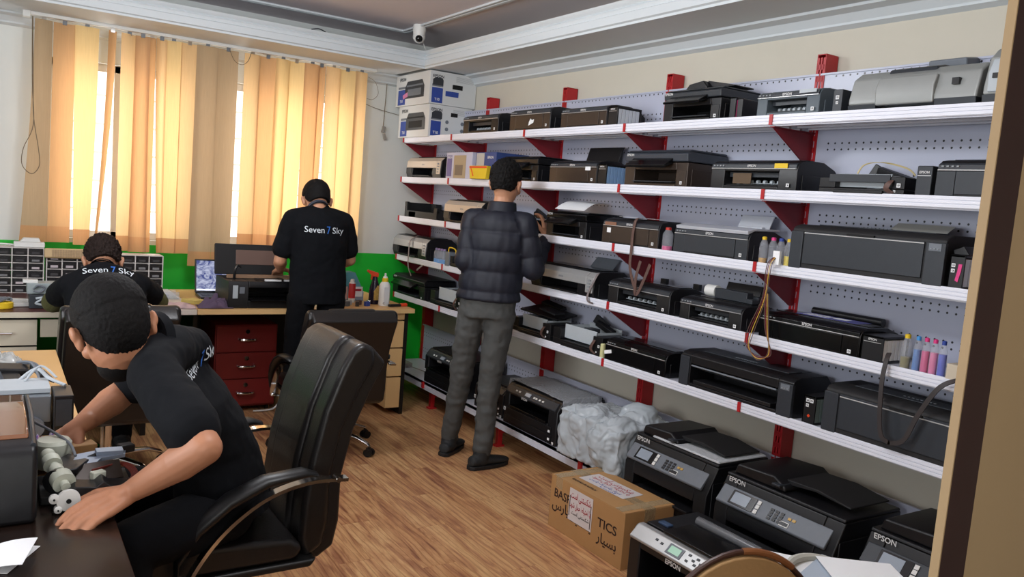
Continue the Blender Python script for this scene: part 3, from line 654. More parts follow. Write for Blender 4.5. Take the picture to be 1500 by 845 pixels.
o = photo_printer('brown-fronted inkjet printer with a torn white paper scrap on its flap, top shelf', at(4.306, 3.873, 1), .43, .30, .137, tk=False)
MB().prism([(.0, .03), (.05, .045), (.055, .065), (.035, .06), (.02, .07), (.005, .05)], -.008, -.006, 'y').build('torn_label', PAPER, o, recalc=True)
photo_printer('brown-fronted inkjet printer with six pale ink chambers at its side, top shelf', at(3.767, 3.361, 1), .405, .30, .118, tkw=.075)
o = office_mfp('black multifunction printer with a document feeder and keypad on the top shelf', at(2.935, 2.579, 1), .36, .29, .150)
t = thing('ink_tank_unit', 'small black ink tank box beside the black multifunction printer on the top shelf', 'ink tank', (2.72, 2.51, ZK[1] + .0125), -R90)
tank(t, -.045, .035, .16, .10, bottles=4, lab=False, cols=[PINK, GRYD, GRYD, CYAN]); MB().box(.0, .03, 0, .15, 0, .09).build('spare_tank', BLK, t, bevel=.003)
GP = mat('blue_grey_plastic', (82, 92, 100), .45, var=.06, scale=30)
o = photo_printer('blue-grey compact printer with a clear sticker strip beside the big silver one, top shelf', at(2.373, 2.067, 1), .305, .27, .108, bm=GP, fm=GP, flap=False, tk=False, lid=GP)
MB().box(.06, .14, -.0075, -.006, .085, .099).build('clear_sticker', LGT, o)
t = thing('ink_tank_unit', 'narrow dark ink tank squeezed against the big silver printer on the top shelf', 'ink tank', (2.70, 1.995, ZK[1] + .0125), -R90)
MB().box(-.02, .02, 0, .2, 0, .09).build('tank_shell', GRYD, t, bevel=.003); sticker(t, 0, .06, -.002); sticker(t, 0, .04, -.002, .010)
# big silver printer with rear tray
def big_silver(lab, loc, w, h, full=True):
    t = thing('large_silver_printer', lab, 'printer', loc, -R90); d = .252
    SG = mat('silver_grey_shell', (150, 153, 152), .4, .2, var=.05, scale=12)
    body(t, w, d, h, SG, [(0, h * .16), (.0, h * .3), (.02, h * .78), (.06, h * .96), (.12, h), (d * .8, h), (d, h * .7), (d, 0.02)], None, .008)
    MB().prism([(.004, 0), (-.002, h * .17), (d, h * .17), (d, 0)], -w * .5, -w * .26, 'x').build('base_foot', GRYD, t, bevel=.003, recalc=True)
    MB().prism([(.004, 0), (-.002, h * .20), (d, h * .20), (d, 0)], w * .2, w * .5, 'x').build('base_foot', GRYD, t, bevel=.003, recalc=True)
    if full:
        MB().prism([(-.006, h * .12), (-.012, h * .5), (.006, h * .76), (.02, h * .76), (.02, h * .12)], -w * .26, w * .2, 'x').build('front_cover', SG, t, bevel=.006, recalc=True)
        MB().prism([(.04, h * .82), (.05, h * .98), (.10, h * 1.06), (.28, h * 1.08), (.30, h)], -w * .24, w * .14, 'x').build('top_cover', GRYD, t, bevel=.006, recalc=True)
        k = MB(); k.prism([(.18, h * 1.05), (.17, h * 1.28), (.25, h * 1.36), (.29, h * 1.05)], -w * .10, w * .20, 'x'); k.build('rear_tray', GRYM, t, bevel=.008, recalc=True)
        MB().box(w * .32, w * .37, -.004, .02, h * .48, h * .62).build('badge', BLK, t)
    else:
        MB().prism([(-.006, h * .2), (-.012, h * .5), (.012, h * .76), (.03, h * .76), (.03, h * .2)], -w * .46, w * .4, 'x').build('front_cover', LGT, t, bevel=.005, recalc=True); MB().box(-w * .42, -w * .36, -.016, -.006, h * .42, h * .5).build('badge', BLK, t)
    return t
big_silver('large silver-grey printer with a grey rear tray, widest on the top shelf', (2.70, 1.71, ZK[1] + .0125), .475, .155)
big_silver('tall silver-grey printer on the top shelf, half hidden by the door edge', (2.70, 1.245, ZK[1] + .0125), .42, .195, False)
# ---- second shelf
CRM = mat('warm_silver_plastic', (196, 182, 166), .36, .2, var=.05, scale=20)
silver_printer('pale silver printer with a black output slot at the left end of the second shelf', at(5.735, 5.17, 2), .56, .28, .16, flap=CRM)
def small_carton(lab, loc, wy, dx, h, left, side):
    t = thing('printed_carton', lab, 'box', loc); MB().box(0, dx, -wy / 2, wy / 2, 0, h).build('carton_shell', mat(left[0], left[1], .55), t, bevel=.002)
    return t
t = small_carton('lilac and white printer carton with a beige photo panel on the second shelf', (2.69, 4.925, ZK[2] + .0125), .36, .26, .185, ('pale_lilac_carton', (190, 188, 205)), None)
MB().box(-.0012, 0, .10, .17, .02, .165).build('purple_print_block', mat('purple_print', (110, 100, 150), .5), t); MB().box(-.0014, 0, -.10, .07, .01, .165).build('beige_photo_panel', mat('beige_print', (170, 150, 120), .5), t)
text('EPSON', 'carton_logo', .022, WHT, t, (-.002, .13, .150), (0, -1, 0)); MB().box(-.0018, 0, -.06, .05, .03, .10).build('photo_print', mat('photo_print_brown', (120, 105, 90), .5), t)
t = small_carton('blue printer carton with a light logo beside the lilac carton on the second shelf', (2.71, 4.60, ZK[2] + .0125), .26, .26, .185, ('blue_carton', (52, 72, 128)), None)
MB().box(-.0012, 0, .02, .12, .01, .18).build('pale_print_block', mat('pale_print', (180, 176, 170), .5), t); text('EPSON', 'carton_logo', .026, WHT, t, (.10, -.1315, .145), (1, 0, 0)); text('EPSON', 'carton_logo', .024, WHT, t, (-.002, -.06, .15), (0, -1, 0))
MB().box(.0, .26, -.1312, -.13, .0, .06).build('dark_print_band', GRYD, t)
t = thing('gift_basket', 'small yellow box with orange trim in front of the cartons on the second shelf', 'box', (2.655, 4.60, ZK[2] + .0205))
k = MB(); k.prism([(-.10, 0), (-.115, .085), (.115, .085), (.10, 0)], 0, .03, 'x').build('yellow_box', YEL, t, bevel=.003, recalc=True); MB().box(-.002, .0, -.11, .11, .07, .082).build('orange_trim', ORG, t); MB().prism([(.05, .02), (.09, .075), (.095, .07), (.06, .015)], -.002, 0, 'x').build('orange_ribbon', ORG, t, recalc=True)
office_mfp('rounded black printer with slanted front behind the head of the man in the quilted jacket', at(4.36, 3.954, 2), .40, .27, .155, adf=False, top=BLK)
o = photo_printer('brown-fronted inkjet printer with a white label and blue ink chambers on the second shelf', at(3.836, 3.402, 2), .43, .29, .13, sup=True, tkw=.07, cols=[mat('pale_blue_chamber', (130, 165, 205), .3)])
MB().box(.12, .165, -.0072, -.006, .075, .095).build('white_label', PAPER, o)
o = office_mfp('large grey-black multifunction printer with a keypad on the second shelf', at(3.18, 2.737, 2), .44, .31, .178, adf=False, top=mat('slate_plastic', (58, 63, 72), .42), bm=BRN)
o = photo_printer('black inkjet printer with its front missing and a yellow sticker, second shelf', at(2.592, 2.130, 2), .46, .30, .130, flap=False, tk=False)
MB().box(.12, .185, -.008, -.006, .094, .113).build('yellow_sticker', YEL, o); MB().box(-.12, -.02, .02, .022, .03, .075).build('warped_brown_sheet', mat('brown_film', (96, 78, 60), .3), o)
o = stripped_printer('opened low grey printer with loose yellow wires sprouting from its top, second shelf', at(2.025, 1.673, 2), .35, .26, .082, seed=3)
ribbon(o, [(-.05, .05, .08), (-.03, .06, .115), (.03, .08, .125), (.12, .09, .105), (.15, .1, .08)], .006, m=mat('pale_wire', (190, 175, 130), .5)); MB().box(-.13, .12, -.004, .002, .045, .074).build('front_cover', GRYD, o, bevel=.002)
t = thing('ink_tank_unit', 'tall dark ink tank with a small logo between two printers on the second shelf', 'ink tank', (2.70, 1.613, ZK[2] + .0125), -R90)
MB().box(-.028, .028, 0, .2, 0, .108).build('tank_shell', GRYD, t, bevel=.004); text('EPSON', 'logo', .012, LOGO, t, (0, -.001, .085)); MB().box(-.024, .024, -.001, .001, .072, .075).build('silver_line', SILB, t)
photo_printer('dark grey inkjet printer with raised paper support at the door end of the second shelf', (2.70, 1.355, ZK[2] + .0125), .43, .31, .132, tk=False, sup=True, fm=GRYD)
# ---- third shelf
t = thing('empty_printer_shell', 'empty black printer shell without its works at the left end of the third shelf', 'printer shell', at(5.738, 5.20, 3), -R90)
k = MB(); k.box(-.27, .27, 0, .25, 0, .01).box(-.27, .27, .0, .006, 0, .055).box(-.27, -.262, 0, .25, 0, .115).box(.262, .27, 0, .25, 0, .07).box(-.27, .27, .244, .25, 0, .075).box(-.20, -.08, .0, .05, .0, .05).box(-.27, -.23, .0, .02, .05, .12).box(.22, .27, .0, .02, .05, .09).box(-.22, -.14, .2, .25, .05, .115); k.build('shell', BLKM, t, bevel=.003)
MB().box(-.15, .2, .005, .2, .012, .02).build('inner_floor', GRYD, t)
silver_printer('warm silver printer on the third shelf, partly behind the quilted jacket', at(5.08, 4.56, 3), .51, .29, .165, flap=CRM)
o = stripped_printer('half-dismantled printer the man in the quilted jacket works on, third shelf', at(4.42, 3.96, 3, 2.72), .40, .22, .10, seed=8)
MB().box(.03, .13, -.012, 0, .03, .085).build('bare_cardboard_spacer', mat('cardboard', (176, 138, 94), .75, var=.06, scale=20), o)
o = office_mfp('black keypad printer with a lifted sheet of paper on top, third shelf', at(3.819, 3.459, 3), .37, .30, .150, adf=False, top=BLKG)
paper_sheet('white sheet of paper bent upward on top of the keypad printer on the third shelf', (2.80, 3.66, ZK[3] + .195), .22, .20, .3, (0, -.22), curl=.02)
o = photo_printer('bronze-fronted printer with a ribbon cable hanging over its front, third shelf', at(3.313, 2.886, 3), .425, .31, .137, tk=False)
ribbon(o, [(.04, .06, .146), (.045, .0, .14), (.04, -.012, .08), (.045, -.018, -.02), (.05, -.02, -.10), (.085, -.018, -.18), (.11, -.016, -.20)], .018)
MB().box(-.17, -.14, -.0072, -.006, .06, .085).build('white_label', PAPER, o); MB().box(-.19, -.10, -.0075, -.006, .098, .115).build('copper_button_strip', mat('copper_strip', (150, 110, 90), .4, .3), o)
paper_sheet('white sheet lying flat on the bronze-fronted printer on the third shelf', (2.80, 3.10, ZK[3] + .158), .16, .24, .1)
bottle('clear bottle bag with pink ink at the bottom between two printers on the third shelf', (2.71, 2.845, ZK[3] + .0125), .115, .026, PINK, .22, mat('red_cap', (190, 50, 40), .4))
o = photo_printer('dark printer with a silver-white lid and an upright rear flap, third shelf', at(2.783, 2.335, 3), .445, .30, .132, fm=GRYD, lid=mat('pale_silver_lid', (196, 200, 208), .35, .2), tk=False)
MB().prism([(.0, .115), (-.004, .13), (.05, .142), (.20, .144), (.20, .135), (.04, .132)], -.215, .215, 'x').build('silver_lid_edge', MATS['pale_silver_lid'], o, bevel=.002, recalc=True)
k = MB(); k.prism([(.19, .14), (.196, .14), (.226, .20), (.22, .20)], -.02, .16, 'x').box(0.0, .14, .17, .19, .14, .15); k.build('paper_support', MATS['pale_silver_lid'], o, bevel=.002, recalc=True)
gb = 'ink bottles beside the wide black printer on the third shelf'
for i, (yy, ik, fl, cp, lb) in enumerate(((2.272, mat('amber_ink', (200, 150, 30), .3), .22, YEL, 'clear ink bottle with yellow ink left at the bottom, nearest the silver-lidded printer'),
                                          (2.225, CLR, .3, PINK, 'empty clear ink bottle with a pink cap on the third shelf'), (2.185, CLR, .3, BLUE, 'empty clear ink bottle with a blue cap on the third shelf'), (2.145, mat('bright_yellow_ink', (240, 215, 20), .3), .38, YEL, 'ink bottle over a third full of bright yellow ink beside the wide black printer'))):
    bottle(lb, (2.71, yy, ZK[3] + .0125), .115, .018, ik, fl, cp, gb)
t = thing('hanging_ink_tubes', 'bundle of brown and yellow ink tubes looping down over the third and fourth shelves', 'tubes', (2.66, 2.16, ZK[3]))
for i, m in enumerate((TAN, mat('yellow_tube', (210, 170, 70), .4), mat('maroon_tube', (110, 40, 50), .4), TAN)):
    e = i * .006; MB().tube([(.02, .0, .06), (-.012 - e * .3, .01 + e, .02), (-.014, .02 + e, -.12), (-.014 - e * .3, .06 + e * 1.6, -.26), (-.013, .075 + e, -.33), (-.015, .03, -.375 + e), (-.015, -.02 - e, -.34), (-.014, -.01 + e, -.24), (-.013, .01 + e, -.1)], .0018, 6, sub=8).build('ink_tube', m, t)
MB().box(.0, .012, -.012, .02, .02, .075).build('white_connector', PAPER, t)
a3_printer('very wide dark grey printer with a thin silver line across its flap, third shelf', at(2.121, 1.497, 3), .625, .30, .178, bm=BLKM)
paper_sheet('curled clear-grey plastic sheet on top of the very wide dark printer', (2.87, 1.70, ZK[3] + .205), .07, .22, 0, (0, -.5), m=mat('translucent_sheet', (178, 178, 172), .3), name='plastic_sheet')
o = thing('ink_tank_unit', 'black ink tank smeared with pink ink at the door end of the third shelf', 'ink tank', (2.70, 1.455, ZK[3] + .0125), -R90); tank(o, -.03, .05, .2, .115, bottles=6, lab=False); sticker(o, -.015, .08, -.002, .012); sticker(o, -.015, .062, -.002, .012)
MB().prism([(-.005, .03), (.005, .025), (.012, .06), (.014, .085), (.002, .085), (.0, .06)], -.002, 0, 'y').build('pink_smear', PINK, o, recalc=True)
MB().prism([(-.03, .115), (-.035, .13), (0, .145), (.02, .12), (.02, .115)], .02, .2, 'y').build('tube_guide', BLK, o, bevel=.003, recalc=True)
# ---- fourth shelf
o = silver_printer('silver printer with a grey ribbon over its front, left end of the fourth shelf', at(5.90, 5.30, 4), .58, .30, .165, flap=SIL)
ribbon(o, [(.03, .05, .17), (.04, -.02, .13), (.045, -.03, .03), (.06, -.035, -.06), (.09, -.02, -.13)], .016, m=mat('grey_ribbon', (130, 120, 120), .5)); ribbon(o, [(.30, .02, .0), (.24, -.01, -.04), (.16, -.01, -.08)], .014, m=MATS['grey_ribbon'])
g = 'blue ink bottles beside the silver printer on the fourth shelf'
for k in range(4): bottle(('first', 'second', 'third', 'last')[k] + ' blue ink bottle counted from the silver printer, fourth shelf left end', (2.71, 5.20 - k * .042, ZK[4] + .0125), .11, .018, CYAN, .3, mat('lilac_cap', (150, 130, 170), .5), g)
o = stripped_printer('heap of printer works with yellow-capped tubes beside the blue bottles, fourth shelf', at(5.0, 4.66, 4), .32, .26, .10, seed=5)
MB().box(-.18, -.12, -.01, .05, 0, .10).build('grey_pump_block', GRYM, o, bevel=.004); MB().tube([(-.15, 0, .10), (-.14, 0, .13), (-.05, .0, .12), (-.03, -.01, .05)], .004, sub=5).build('yellow_tube', YEL, o)
o = silver_printer('silver-fronted printer with a raised rear tray, fourth shelf behind the jacket sleeve', at(3.93, 3.332, 4), .59, .32, .145, flap=SIL)
MB().prism([(.20, .14), (.205, .14), (.26, .20), (.255, .205)], -.02, .18, 'x').build('paper_support', GRYM, o, bevel=.002, recalc=True); ribbon(o, [(.28, .03, .14), (.305, -.01, .11), (.27, -.02, .03), (.27, -.02, -.01), (.31, -.015, -.02)], .014, m=MATS['grey_ribbon'])
o = photo_printer('black inkjet printer with an open slot under hanging ribbon cables, fourth shelf', at(3.224, 2.768, 4), .455, .30, .130, flap=False, tk=False, bm=BLK)
for x in (-.06, .17): MB().prism([(.2, .12), (.2, .15), (.22, .15), (.22, .12)], x, x + .04, 'x').build('rear_guide', BLK, o, recalc=True)
ribbon(o, [(.02, -.02, .24), (.0, -.022, .16), (.0, -.02, .08), (.02, -.018, .085), (.06, -.02, .16), (.09, -.02, .23)], .018, lab='ribbon cable hanging from the shelf above')
o = photo_printer('black printer carrying a white roll and loose grey mechanism on its lid, fourth shelf', at(2.70, 2.33, 4), .37, .29, .112, flap=False, tk=False)
t = thing('loose_print_mechanism', 'loose grey print mechanism with a white roller resting on a black printer, fourth shelf', 'mechanism', (2.78, 2.52, ZK[4] + .128), -R90)
MB().cyl((-.13, .03, .028), (-.07, .03, .028), .027, n=20).build('white_roller', WHT, t); k = MB(); k.box(-.07, .12, .01, .05, 0, .045).box(.0, .15, .05, .10, 0, .03).box(.12, .16, .0, .04, .0, .02); k.build('grey_frame', GRYD, t, bevel=.003)
MB().obox((.03, .09, .05), (.20, .01, .05), (-.3, 0, 0)).build('black_flap', BLK, t, bevel=.002)
o = photo_printer('glossy black printer with a blue lid sticker and white ink chambers, fourth shelf', at(2.234, 1.767, 4), .465, .32, .115, bm=BLKG, fm=BLKG, tkw=.085, cols=[mat('white_chamber', (238, 238, 232), .3)], sup=False)
k = MB(); k.box(-.12, .16, .08, .17, .118, .119); k = k.build('blue_lid_sticker', mat('violet_blue_print', (62, 62, 140), .4), o)
q = MB()
for i in range(6): q.box(-.10 + i * .02, -.088 + i * .02, .12, .15, .119, .1195)
q.box(.03, .09, .11, .15, .119, .1195).box(-.1, .02, .095, .105, .119, .1195).build('sticker_lettering', PAPER, k)
MB().cyl((-.15, .23, .122), (.17, .23, .122), .016, n=14).build('rear_roll_cover', BLK, o)
g = 'colour ink bottles beside the glossy black printer on the fourth shelf'
for i, (yy, ik, lb) in enumerate(((1.60, mat('olive_ink', (120, 110, 30), .3), 'ink bottle with olive yellow ink, first in the colour row on the fourth shelf'), (1.56, mat('sky_ink', (60, 120, 190), .3), 'slim ink bottle with sky blue ink on the fourth shelf'), (1.53, PINK, 'slim ink bottle with deep pink ink on the fourth shelf'), (1.50, mat('light_pink_ink', (225, 110, 160), .3), 'slim ink bottle with light pink ink on the fourth shelf'), (1.47, mat('royal_ink', (60, 80, 200), .3), 'slim ink bottle with royal blue ink, last in the colour row on the fourth shelf'))):
    bottle(lb, (2.71, yy, ZK[4] + .0125), .125, .014 if i else .018, ik, .62 if i else .35, (YEL, CYAN, PINK, PINK, BLUE)[i], g)
box = MB().box(-.03, .03, -.02, .02, 0, .055).build('small_carton', mat('cream_carton', (196, 184, 164), .6), bevel=.002); box.location = (2.715, 1.42, ZK[4] + .0125); tag(box, 'tiny cream carton in front of the right-hand black printer on the fourth shelf', 'box')
o = photo_printer('round-shouldered black printer cut off by the door edge on the fourth shelf', (2.70, 1.16, ZK[4] + .0125), .42, .30, .165, tk=False)
t = thing('waste_ink_hose', 'thick dark ribbon hose looping down from the fourth shelf over the wide printer below', 'hose', (2.66, 1.55, ZK[4]))
MB().strip([(.03, .10, .06), (.0, .09, .03), (-.016, .085, -.05), (-.018, .07, -.2), (-.018, .04, -.24), (-.018, -.02, -.22), (-.018, -.06, -.12), (-.016, -.12, -.01), (.01, -.18, .03), (.03, -.2, .03)], .016, .004, (0, 1, 0), sub=7).build('ribbon', mat('dark_hose', (52, 46, 46), .5), t, ang=60)
# ---- fifth shelf
o = office_mfp('wide black multifunction printer with small white markings at the left end of the fifth shelf', at(5.87, 5.30, 5), .56, .30, .155, adf=False, top=BLK)
stripped_printer('opened printer with a pale metal chassis and reddish ribbon, fifth shelf left', at(5.22, 4.74, 5), .46, .27, .14, seed=11)
o = stripped_printer('dark dismantled printer with its covers piled on top, fifth shelf right of the jacket', at(4.10, 3.70, 5), .40, .28, .12, seed=14)
k = MB(); k.obox((.0, .12, .14), (.34, .16, .012), (.15, .05, .1)).obox((-.06, .2, .17), (.2, .05, .02), (.3, .1, 0)).obox((.12, .06, .165), (.12, .1, .01), (0, .2, .3)); k.build('stacked_covers', BLK, o, bevel=.003)
stripped_printer('opened printer showing a bright white metal chassis, fifth shelf', at(3.67, 3.232, 5), .44, .28, .13, seed=17)
t = tag(MB().lathe([(.012, 0), (.014, .01), (.014, .075), (.010, .08)], n=12).build('glue_tube', mat('pale_yellow_tube', (200, 200, 150), .4)), 'small pale yellow tube standing between two printers on the fifth shelf', 'tube'); t.location = (2.70, 3.245 - .01, ZK[5] + .0125)
o = photo_printer('plain black printer with a thin silver line and a leaning white tag, fifth shelf', at(3.20, 2.753, 5), .445, .32, .122, bm=BLKG, fm=BLKG, tk=False)
k = MB().obox((-.19, -.012, .05), (.055, .003, .018), (0, -.25, 0)).build('white_tag', PAPER, o)
a3_printer('wide dark grey printer with its output mouth open, fifth shelf', at(2.657, 2.030, 5), .625, .32, .165, bm=BLK, op=True)
o = thing('ink_tank_unit', 'black ink tank with white squares and an orange mark on the fifth shelf', 'ink tank', (2.70, 1.955, ZK[5] + .0125), -R90); tank(o, -.03, .055, .15, .115, bottles=5, lab=False, cols=[mat('greenish_chamber', (120, 135, 130), .3)]); sticker(o, -.01, .095, -.002, .014); sticker(o, .008, .095, -.002, .014); sticker(o, -.01, .075, -.002, .012)
MB().obox((.0, -.001, .035), (.010, .002, .010), (0, .78, 0)).build('orange_mark', ORG, o)
a3_printer('widest plain black printer, with a long silver line, door end of the fifth shelf', at(1.885, 1.215, 5), .67, .33, .185, bm=BLKM, trimz=.78)
# ---- bottom shelf and floor printers
def big_office(lab, loc, w=.57, d=.38, h=.32, wrap=False, panel=GRYM, rz=-R90):
    t = thing('office_printer', lab, 'printer', loc, rz); hb = h * .80
    body(t, w, d, hb, BLK, [(0, 0), (0, h * .44), (.05, h * .74), (.06, hb), (d, hb), (d, 0)], (-w * .38, w * .36, h * .10, h * .30, d * .5), .006)
    p = MB().prism([(-.002, h * .49), (-.006, h * .52), (.042, h * .70), (.050, h * .69), (.006, h * .49)], -w * .485, w * .44, 'x').build('control_panel', panel, t, bevel=.004, recalc=True)
    n = Vector((0, -h * .18, .048)).normalized(); s = Vector((0, .048, h * .18)).normalized() * .82; o0 = Vector((0, -.006, h * .52)) + n * .0015; ang = math.atan2(h * .18, .048)
    def pt(x, v): return o0 + Vector((x, 0, 0)) + s * v
    MB().obox(pt(-w * .27, .045), (.120, .060, .003), (ang, 0, 0)).build('screen_frame', BLKG, p, bevel=.001)
    k = MB().obox(pt(-w * .285, .045) + n * .002, (.080, .046, .002), (ang, 0, 0)).build('touch_screen', SCR, p)
    k = MB()
    for v in (.02, .045, .068): k.obox(pt(-w * .135, v) + n * .002, (.016, .016, .002), (ang, 0, 0), 1)
    for r in range(4):
        for c in range(3): k.obox(pt(-w * .02 + c * .024, .02 + r * .015), (.015, .009, .004), (ang, 0, 0))
    k.obox(pt(w * .13, .055), (.014, .010, .003), (ang, 0, 0), 2).obox(pt(w * .165, .055), (.014, .010, .003), (ang, 0, 0), 2).obox(pt(w * .11, .022), (.040, .020, .003), (ang, 0, 0), 1).obox(pt(w * .11, .022) + n * .001, (.034, .014, .003), (ang, 0, 0), 0)
    k.build('keypad', [BLK, WHT, mat('amber_key', (200, 160, 80), .4)], p)
    logo(t, -w * .38, .046, h * .775, .028, (0, .0, 1))
    MB().prism([(.055, hb), (.06, h * .84), (d * .98, h * .84), (d, hb)], -w * .497, w * .497, 'x').build('scanner_lid', BLK, t, bevel=.005, recalc=True)
    MB().prism([(-w * .46, h * .84), (-w * .43, h * .97), (-w * .10, h * 1.0), (w * .0, h * .90), (w * .0, h * .84)], .07, d * .95, 'y').build('document_feeder', BLK, t, bevel=.010, seg=3, recalc=True)
    MB().prism([(-w * .04, h * .90), (-w * .06, h * .96), (w * .20, h * .975), (w * .45, h * .915), (w * .45, h * .895), (w * .18, h * .94)], .12, d * .90, 'y').build('feeder_tray', BLKM, t, bevel=.003, recalc=True)
    MB().box(-w * .09, -w * .02, .05, .12, h * .90, h * .93).build('feeder_latch', GRYD, t, bevel=.003)
    MB().box(-w * .36, w * .34, -.02, .10, h * .12, h * .155).build('output_tray', BLK, t, bevel=.002)
    for z in (.015, .23): pass
    MB().box(-w * .46, w * .44, -.004, .004, h * .03, h * .095).build('paper_cassette', BLK, t, bevel=.002)
    MB().box(w / 2 - .001, w / 2 + .004, d * .08, d * .9, h * .06, h * .60).build('side_recess', BLK, t, bevel=.003)
    if wrap:
        WR = mat('foam_wrap', (196, 200, 204), .5, bump=.5, scale=160)
        MB().box(-w * .3, w * .49, .062, d * .96, h * .842, h * .875).build('foam_wrap_sheet', WR, t, bevel=.006)
    return t
big_office('large black office printer with a foam sheet under its feeder tray, behind the cardboard box', (2.54, 2.545, .1985), .52, .38, .33, True)
big_office('large black office printer with grey touch screen, middle one of three on the base shelf', (2.52, 1.94, .1985), .56, .40, .33)
o = big_office('black office printer nearest the door with a big white brand word on its shoulder', (2.56, 1.32, .1985), .54, .38, .33, panel=GRYD)
# low multifunction printer on the floor
t = thing('flatbed_printer', 'low black printer with a grey control strip and small green display standing on the floor', 'printer', (2.10, 2.03, 0), -R90)
w_, d_, h_ = .44, .36, .325
body(t, w_, d_, h_ * .93, BLK, [(0, 0), (0, h_ * .80), (.03, h_ * .93), (d_, h_ * .93), (d_, 0)], (-w_ * .36, w_ * .40, h_ * .28, h_ * .72, d_ * .5), .006)
p = MB().prism([(-.006, h_ * .80), (-.008, h_ * .83), (.035, h_ * .955), (.06, h_ * .955), (.06, h_ * .93), (.03, h_ * .93)], -w_ * .49, w_ * .49, 'x').build('control_strip', SIL, t, bevel=.004, recalc=True)
n = Vector((0, -.040, .043)).normalized(); s = Vector((0, .043, .040)).normalized(); o0 = Vector((0, -.008, h_ * .83)) + n * .001; ang = math.atan2(.04, .043)
k = MB().obox(o0 + Vector((.01, 0, 0)) + s * .030, (.075, .042, .003), (ang, 0, 0)).build('display_frame', GRYM, p, bevel=.001)
MB().obox(o0 + Vector((.01, 0, 0)) + s * .030 + n * .0012, (.052, .028, .003), (ang, 0, 0)).build('green_display', mat('green_lcd', (150, 195, 170), .2, emit=(150, 200, 170), estr=.15), p)
k = MB()
for x, v in ((.075, .045), (.075, .02), (.1, .032), (.115, .045), (.115, .02), (.135, .032), (.16, .045), (.16, .02), (-.06, .032), (-.09, .036)): k.obox(o0 + Vector((x, 0, 0)) + s * v, (.013, .009, .003), (ang, 0, 0))
k.build('buttons', GRYD, p, bevel=.001)
logo(t, .02, -.002, h_ * .755, .026)
MB().box(-w_ * .35, w_ * .35, -.02, .13, h_ * .30, h_ * .34).build('output_tray', BLK, t, bevel=.003)
MB().box(-w_ * .47, w_ * .47, .07, d_ * .97, h_ * .935, h_ * .965).build('scanner_lid', BLK, t, bevel=.004)
MB().box(-w_ * .22, w_ * .40, .05, .20, h_ * .968, h_ * 1.0).build('tray_cover', BLKG, t, bevel=.003)
MB().cyl((-w_ * .25, .25, h_ * 1.0), (w_ * .46, .25, h_ * 1.0), .018, n=14).build('clear_roll', mat('smoky_clear_plastic', (120, 122, 126), .2, alpha=.75), t)
MB().box(-w_ * .46, w_ * .46, -.004, .006, h_ * .04, h_ * .24).build('paper_cassette', BLK, t, bevel=.003)
MB().box(-w_ * .40, -w_ * .28, .10, .13, h_ * .965, h_ * .99).build('blue_clip', mat('dull_blue', (60, 80, 110), .4), t, bevel=.002)
# bottom shelf, far part
def tray_mfp(lab, loc, w, d, h):
    t = thing('multifunction_printer', lab, 'printer', loc, -R90)
    body(t, w, d, h, BLK, [(0, 0), (0, h * .78), (.025, h * .93), (.04, h), (d, h), (d, 0)], (-w * .40, w * .34, h * .44, h * .74, d * .5), .008)
    MB().prism([(-.003, h * .78), (-.003, h * .81), (.022, h * .955), (.03, h * .95), (.005, h * .78)], -w * .46, w * .46, 'x').build('control_strip', GRYD, t, bevel=.002, recalc=True)
    k = MB(); k.obox((-w * .06, .006, h * .885), (.05, .004, .022), (-.9 + .2, 0, 0), 0)
    for x in (-.28, -.22, .06, .1, .16, .22): k.obox((w * x, .006, h * .88), (.014, .004, .01), (-.7, 0, 0), 1)
    k.build('display_and_buttons', [SCR, WHT], t); logo(t, -w * .1, -.005, h * .765, .02)
    MB().box(-w * .38, w * .32, -.01, .1, h * .45, h * .49).build('output_tray', BLKG, t, bevel=.002)
    for z in (.06, .24): MB().box(-w * .44, w * .42, -.006, .004, h * z, h * (z + .16)).build('paper_cassette', BLK, t, bevel=.003)
    for z in (.1, .28): MB().box(w * .38, w * .41, -.009, -.004, h * z, h * (z + .05)).build('cassette_mark', PAPER, t)
    MB().box(-w * .48, w * .48, .05, d * .98, h, h + .008).build('scanner_lid', BLK, t, bevel=.003); sticker(t, -w * .47, h * .35, -.004, .02); sticker(t, w * .46, h * .06, -.004, .014)
    return t
tray_mfp('black two-tray multifunction printer at the left end of the base shelf', (2.615, 4.795, .1985), .57, .32, .24)
tray_mfp('black printer behind the legs of the man in the quilted jacket on the base shelf', (2.63, 4.21, .1985), .34, .30, .18)
o = tray_mfp('black printer draped in clear bubble wrap on the base shelf beside the white bag', (2.61, 3.728, .1985), .54, .33, .245)
bw = bpy.data.materials.new('bubble_wrap'); bw.use_nodes = True; nt = bw.node_tree; b = nt.nodes['Principled BSDF']; b.inputs['Base Color'].default_value = rgb(200, 205, 212); b.inputs['Roughness'].default_value = .22; b.inputs['Alpha'].default_value = .42
vo = nt.nodes.new('ShaderNodeTexVoronoi'); vo.inputs['Scale'].default_value = 95; tc = nt.nodes.new('ShaderNodeTexCoord'); nt.links.new(tc.outputs['Object'], vo.inputs['Vector']); bp = nt.nodes.new('ShaderNodeBump'); bp.inputs['Strength'].default_value = .9; bp.inputs['Distance'].default_value = .01; bp.invert = True
nt.links.new(vo.outputs['Distance'], bp.inputs['Height']); nt.links.new(bp.outputs[0], b.inputs['Normal'])
